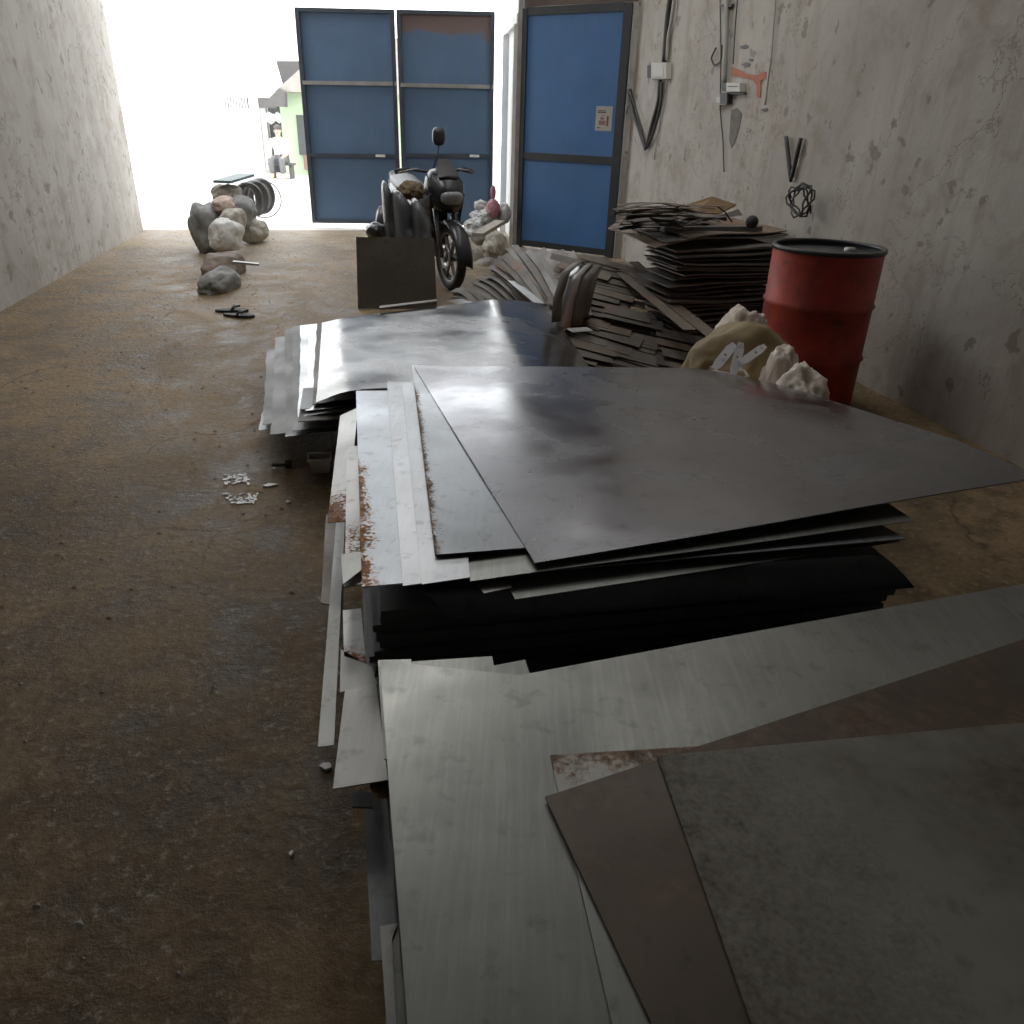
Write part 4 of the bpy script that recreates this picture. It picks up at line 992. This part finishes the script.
# zinc brackets on the tan sack
def bracket(p, q, Y, wd, lb, hole=.5, lip=True):
    P, Q = D(*p, Y), D(*q, Y-.12); ax = (Q-P); L = ax.length; e = ax.normalized()
    f = e.cross(Vector((0,-.75,.65))).normalized(); nrm = f.cross(e).normalized()
    if nrm.z < 0: nrm = -nrm
    Mx = Matrix((f, e, nrm)).transposed(); root = empty('angle_bracket', (P+Q)/2, lb, 'bracket', 'zinc brackets on the tan sack')
    bm = bmesh.new(); mb = MB(); hl = L/2; hw = wd/2; r = .007; k = 12
    ring = [Vector((r*math.cos(2*math.pi*i/k), (hole-.5)*L+r*math.sin(2*math.pi*i/k), 0)) for i in range(k)]
    outer = []
    for i in range(k):
        a = 2*math.pi*i/k; cx, cy = math.cos(a), math.sin(a); s_ = max(abs(cx), abs(cy)); outer.append(Vector((hw*cx/s_, hl*cy/s_, 0)))
    for th in (0, .004):
        b = len(mb.v); mb.v += [tuple(Mx @ (v+Vector((0,0,th)))) for v in ring+outer]
        for i in range(k): j = (i+1) % k; mb.f.append((b+i, b+j, b+k+j, b+k+i))
    for i in range(k):
        j = (i+1) % k; mb.f.append((k+i, k+j, 3*k+j, 3*k+i)); mb.f.append((i, 2*k+i, 2*k+j, j))
    mb.build('flat_arm', M['zinc'], root)
    if lip:
        l2 = MB(); l2.box(Mx @ Vector((0, hl-.002, -.02)), (wd, .004, .04), M=Mx); l2.build('bent_lip', M['zinc'], root)
bracket((734,344), (714,369), 3.50, .042, 'left zinc bracket on the tan sack, with a wide bright foot', .45)
bracket((741,343), (733,375), 3.47, .040, 'middle zinc bracket on the tan sack, lying steepest', .45)
bracket((765,346), (741,363), 3.50, .036, 'right zinc bracket on the tan sack, lying flattest', .4)
p0 = D(718,374,3.36)
tag(MB().tube([D(712,371,3.36), D(728,374,3.34), D(742,379,3.33), D(748,376,3.36), D(744,371,3.4), D(736,369,3.42)], .007, 8).build('cord', M['creambag'], smooth=True, origin=p0), 'pale cord looped below the zinc brackets', 'cord')

# ------------------------------------------------------------------ floor litter
b0 = W(321,471,.0)
root = empty('plastic_tub', b0, 'small clear pale tub standing on the floor left of the middle stack', 'tub', rz=ANG)
mb = MB(); w_, h_ = .05, .07
rows = []
for (s, z) in ((.75,.002),(1,.07),(.93,.07),(.70,.008)):
    rows.append([Vector((x*w_*s, y*w_*.8*s, z)) for x, y in ((-1,-1),(1,-1),(1,1),(-1,1),(-1,-1))])
mb.quadgrid(rows); b = len(mb.v); mb.f.append((15,16,17,18)); mb.f.append((0,1,2,3)); mb.build('tub_wall', M['shard'], root)
mb = MB(); mb.tube([(-w_,-w_*.8,.07),(w_,-w_*.8,.07),(w_,w_*.8,.07),(-w_,w_*.8,.07)], .006, 8, closed=True); mb.build('rim', M['shard'], root)
rl = random.Random(5)
def flake(u, v, r, mat, lb, cat='flake', group=None, th=.004):
    c = W(u, v, .001); pl = []
    for i in range(7):
        a = 2*math.pi*i/7; k = rl.uniform(.5,1.1); pl.append(Vector((r*k*math.cos(a), r*.7*k*math.sin(a), 0)))
    mb = MB(); mb.prism(pl, (0, 0, th)); o = mb.build('paper_flake', mat); o.location = c; o.rotation_euler = (0, 0, rl.uniform(0, 3)); tag(o, lb, cat, group)
for k in range(45): flake(225+rl.uniform(0,24), 479+rl.uniform(-4,6), rl.uniform(.005,.016), M['shard'], 'white flake scattered in the far patch on the dirt floor at left', group='white flakes, far patch')
for k in range(45): flake(225+rl.uniform(0,33), 498+rl.uniform(-4,6), rl.uniform(.005,.015), M['shard'], 'white flake scattered in the near patch on the dirt floor at left', group='white flakes, near patch')
for u, v, r, lb in ((270,486,.035,'pale torn flake on the floor between the patches and the tub'), (274,470,.012,'tiny pale flake farthest from the white patches'), (288,503,.016,'single white flake nearest the middle stack'), (326,768,.018,'white crumb on the floor beside the pale rectangular offcut'), (291,855,.008,'lone white dot on the brown floor at lower left')):
    flake(u, v, r, M['shard'], lb, th=.008)
root = empty('bolt', W(286,467,.0), 'small black bolt lying on the floor near the tub', 'bolt', rz=.1)
mb = MB(); mb.tube([(-.06,0,.012),(.0,0,.012)], .008, 8); mb.build('shank', M['wire'], root)
mb = MB(); mb.tube([(.0,0,.018),(.025,0,.018)], .02, 6); mb.build('head', M['wire'], root)
# scattered small grit on the floor near the entrance path: nobody could count it
mb = MB()
for k in range(900):
    b = rl.uniform(.6, 11.5); a = rl.uniform(-2.3, .1) if b < 7 else rl.uniform(-2.3, -.3)
    if a > -.25 and b < 7: continue
    c = rm(a, b, .0); r = rl.uniform(.003, .011)
    i0 = len(mb.v)
    mb.v += [tuple(c+Vector((r*math.cos(t)*rl.uniform(.6,1.4), r*math.sin(t)*rl.uniform(.6,1.4), .0005))) for t in (0, 1.6, 3.1, 4.7)] + [tuple(c+Vector((0, 0, r*.8)))]
    for i in range(4): mb.f.append((i0+i, i0+(i+1) % 4, i0+4))
tag(mb.build('grit', M['rubble']), 'fine pale grit scattered over the dirt floor', 'grit', kind='stuff')

# ------------------------------------------------------------------ outside
mb = MB(); mb.box((0,0,0), (60, 40, .2)); o = mb.build('ground_outside', simple('pale_street', (.62,.60,.57), .9, 0, .06, 1, .02)); o.location = rm(0, 31.75, -.1); o.rotation_euler = (0, 0, ANG); struct(o)
def obox(name, P, w_, d_, h_, mat, parent, z0=0):
    mb = MB(); mb.box((P[0]+w_/2, P[1]+d_/2, z0+h_/2), (w_, d_, h_)); return mb.build(name, mat, parent)
# white house
w0 = D(265.5,172,22.6); hb_ = empty('white_house', Vector((w0.x, 22.6, 0)), 'white rendered house outside the entrance with a small grilled window', 'house')
obox('house_wall', (-9, 0), 9, 5, 3.6, M['extwhite'], hb_)
obox('house_roof', (-9.3, -.4), 9.2, 5.6, .12, M['extwhite'], hb_, 3.6)
wz0, wz1 = D(236,108,22.5).z, D(236,97,22.5).z; wx0, wx1 = D(222,102,22.5).x-w0.x, D(247,102,22.5).x-w0.x
win = obox('window', (wx0, -.04), wx1-wx0, .05, wz1-wz0, M['extgrille'], hb_, wz0)
for i in range(9): obox('grille_bar', (wx0+(wx1-wx0)*(i+.5)/9-.02, -.07), .04, .03, wz1-wz0, M['extwhite'], win, wz0)
# stall with roof and post
sx0, sx1 = D(266.5,172,22.3).x, D(286,172,22.3).x-.05
stl = empty('market_stall', Vector((sx0, 22.3, 0)), 'shaded lean-to stall with a pale post between the white and green houses', 'stall')
wS = sx1-sx0; zb = D(270,108,22.3).z
obox('back_wall', (0, .7), wS, .1, zb+.2, M['extdark'], stl)
obox('beam', (0, -.1), wS, .15, .22, M['extroof'], stl, zb)
obox('post', (.02, -.05), .14, .12, zb, M['steelpost'], stl)
zr = D(275,90,22.3).z
mb = MB(); mb.prism([D(u, v, 21.6)-stl.location for u, v in ((262,106),(279,88),(284.5,92),(285,107))], (0,.25,0)); mb.build('roof', M['extroof'], stl)
for k, (u0, v0, u1, v1, lb) in enumerate(((264,113,273,123,'white cloth hanging at the left under the stall roof'), (273,113,281,122,'white cloth hanging at the right under the stall roof'))):
    p, q = D(u0, v1, 22.2), D(u1, v0, 22.2); mb = MB(); rows = []
    for i in range(9):
        rows.append([Vector((p.x+(q.x-p.x)*i/8, 22.3+.04*math.sin(i*2.1), p.z+(q.z-p.z)*j/4+.03*math.sin(i+j))) for j in range(5)])
    mb.quadgrid(rows); o = mb.build('hanging_cloth', M['shirt'], smooth=True, origin=p); o.modifiers.new('solid', 'SOLIDIFY').thickness = .01; tag(o, lb, 'cloth')
# green house
g0 = D(286,172,22.2); gh = empty('green_house', Vector((g0.x, 22.2, 0)), 'pale green rendered house outside, partly hidden by the blue gate', 'house')
obox('house_wall', (0, 0), 4.5, 4, D(285,92,22.2).z, M['extgreen'], gh)
sh = D(299,155,22.1); st_ = D(299,115,22.1)
fr_ = obox('shutter', (sh.x-g0.x, -.06), 1.0, .06, st_.z-sh.z, M['extshutter'], gh, sh.z)
for i in range(6): obox('slat', (sh.x-g0.x+.03, -.075), .94, .02, .05, M['extshutter'], fr_, sh.z+(i+.5)*(st_.z-sh.z)/6)
obox('brick_pier', (sh.x-g0.x+.1, -.08), .5, .08, .35, M['extbrick'], gh, sh.z-.35)
mb = MB(); zt0 = D(285,92,22.2).z; mb.prism([Vector((0,-.3,zt0)), Vector((4.8,-.3,zt0)), Vector((4.8,-.3,zt0+1.5)), Vector((1.2,-.3,zt0+.9))], (0,4.6,0)); mb.build('house_roof', simple('beige_roof', (.30,.27,.24), .9), gh)
mb = MB(); mb.prism([D(u, v, 23.2)-gh.location for u, v in ((276,61),(306,61),(306,92),(285,92))], (0,.3,0)); mb.build('rear_roof', M['extroof'], gh)

# seated person by the stall
pp = W(280.5,179,0); S = 1.0
bench = empty('bench', Vector((pp.x, pp.y+.25, 0)), 'low grey bench under the seated person outside', 'bench')
obox('seat', (-.3,-.17), .6, .34, .05, M['extroof'], bench, .30)
for x in (-.26,.2): obox('leg', (x,-.13), .06, .26, .298, M['extroof'], bench)
per = empty('person', Vector((pp.x, pp.y+.2, 0)), 'person in white shirt and grey trousers seated outside by the stall', 'person')
def skin(name, verts, edges, radii, mat, parent, root_i=0):
    me = bpy.data.meshes.new(name); me.from_pydata([tuple(v) for v in verts], edges, [])
    o = link(name, me, mat, parent); md = o.modifiers.new('skin', 'SKIN')
    me.skin_vertices.new() if not me.skin_vertices else None
    for i, r in enumerate(radii):
        sv_ = me.skin_vertices[0].data[i]; rr = r if isinstance(r, tuple) else (r, r); sv_.radius = rr; sv_.use_root = (i == root_i)
    o.modifiers.new('sub', 'SUBSURF').levels = 2; o.modifiers['sub'].render_levels = 2; md.use_smooth_shade = True
    return o
# facing -y (towards the camera)
V = [(0,0,.43),(0,.0,.58),(0,-.02,.72),(0,-.02,.86),(0,-.03,.93),(0,-.04,.99),(0,-.05,1.06),(0,-.04,1.13)]
Ed = [(i, i+1) for i in range(7)]; Rd = [(.15,.11),(.13,.10),(.15,.105),(.13,.09),(.05,.05),(.065,.07),(.075,.09),(.05,.06)]
for s in (-1, 1):
    b = len(V)
    V += [(.17*s,-.02,.85),(.24*s,-.06,.62),(.17*s,-.25,.52),(.14*s,-.32,.50)]; Rd += [.055,.045,.036,.025]
    Ed += [(3, b),(b, b+1),(b+1, b+2),(b+2, b+3)]
    b2 = len(V)
    V += [(.10*s,-.05,.43),(.13*s,-.40,.45),(.13*s,-.38,.10),(.13*s,-.40,.05),(.14*s,-.55,.035)]; Rd += [.085,.062,.045,.04,.03]
    Ed += [(0, b2),(b2, b2+1),(b2+1, b2+2),(b2+2, b2+3),(b2+3, b2+4)]
    for f in range(5):
        hx, hy, hz = V[b+3]; b3 = len(V)
        ang = -.5+f*.25; ln = (.05,.075,.08,.075,.06)[f]
        V += [(hx+.012*(f-2)*s*-1, hy-.03, hz-.004), (hx+.016*(f-2)*s*-1, hy-.03-ln*.6, hz-.012), (hx+.016*(f-2)*s*-1, hy-.03-ln, hz-.035)]
        Rd += [.009,.008,.007]; Ed += [(b+3, b3),(b3, b3+1),(b3+1, b3+2)]
bo = skin('body', V, Ed, Rd, M['skin'], per)
# clothing over the body
def clothes(name, vs, es, rs_, mat): return skin(name, vs, es, rs_, mat, per)
tv = [(0,0,.43),(0,0,.58),(0,-.02,.72),(0,-.02,.86),(0,-.025,.90)]; te = [(0,1),(1,2),(2,3),(3,4)]; tr_ = [(.165,.125),(.145,.115),(.165,.12),(.145,.105),(.07,.07)]
for s in (-1, 1):
    b = len(tv); tv += [(.17*s,-.02,.85),(.235*s,-.05,.66),(.20*s,-.16,.57)]; te += [(3, b),(b, b+1),(b+1, b+2)]; tr_ += [.068,.058,.052]
clothes('shirt', tv, te, tr_, M['shirt'])
tv = [(0,.0,.42)]; te = []; tr_ = [(.16,.12)]
for s in (-1, 1):
    b = len(tv); tv += [(.10*s,-.05,.43),(.13*s,-.40,.45),(.13*s,-.39,.12)]; te += [(0, b),(b, b+1),(b+1, b+2)]; tr_ += [.10,.075,.062]
clothes('trousers', tv, te, tr_, M['trousers'])
blob('hair', Vector((0,-.025,1.13)), (.085,.10,.075), M['hair'], 5, sub=3, parent=per)
for s in (-1, 1):
    e = blob('eye', Vector((.03*s,-.128,1.075)), (.010,.008,.008), M['wire'], 1, sub=2, amp=0, wr=0, parent=per)
    blob('ear', Vector((.082*s,-.045,1.06)), (.012,.022,.032), M['skin'], 2, sub=2, parent=per)
blob('nose', Vector((0,-.14,1.045)), (.014,.016,.024), M['skin'], 3, sub=2, parent=per)
blob('mouth', Vector((0,-.125,1.01)), (.024,.008,.007), M['extbrick'], 4, sub=2, amp=.02, wr=0, parent=per)
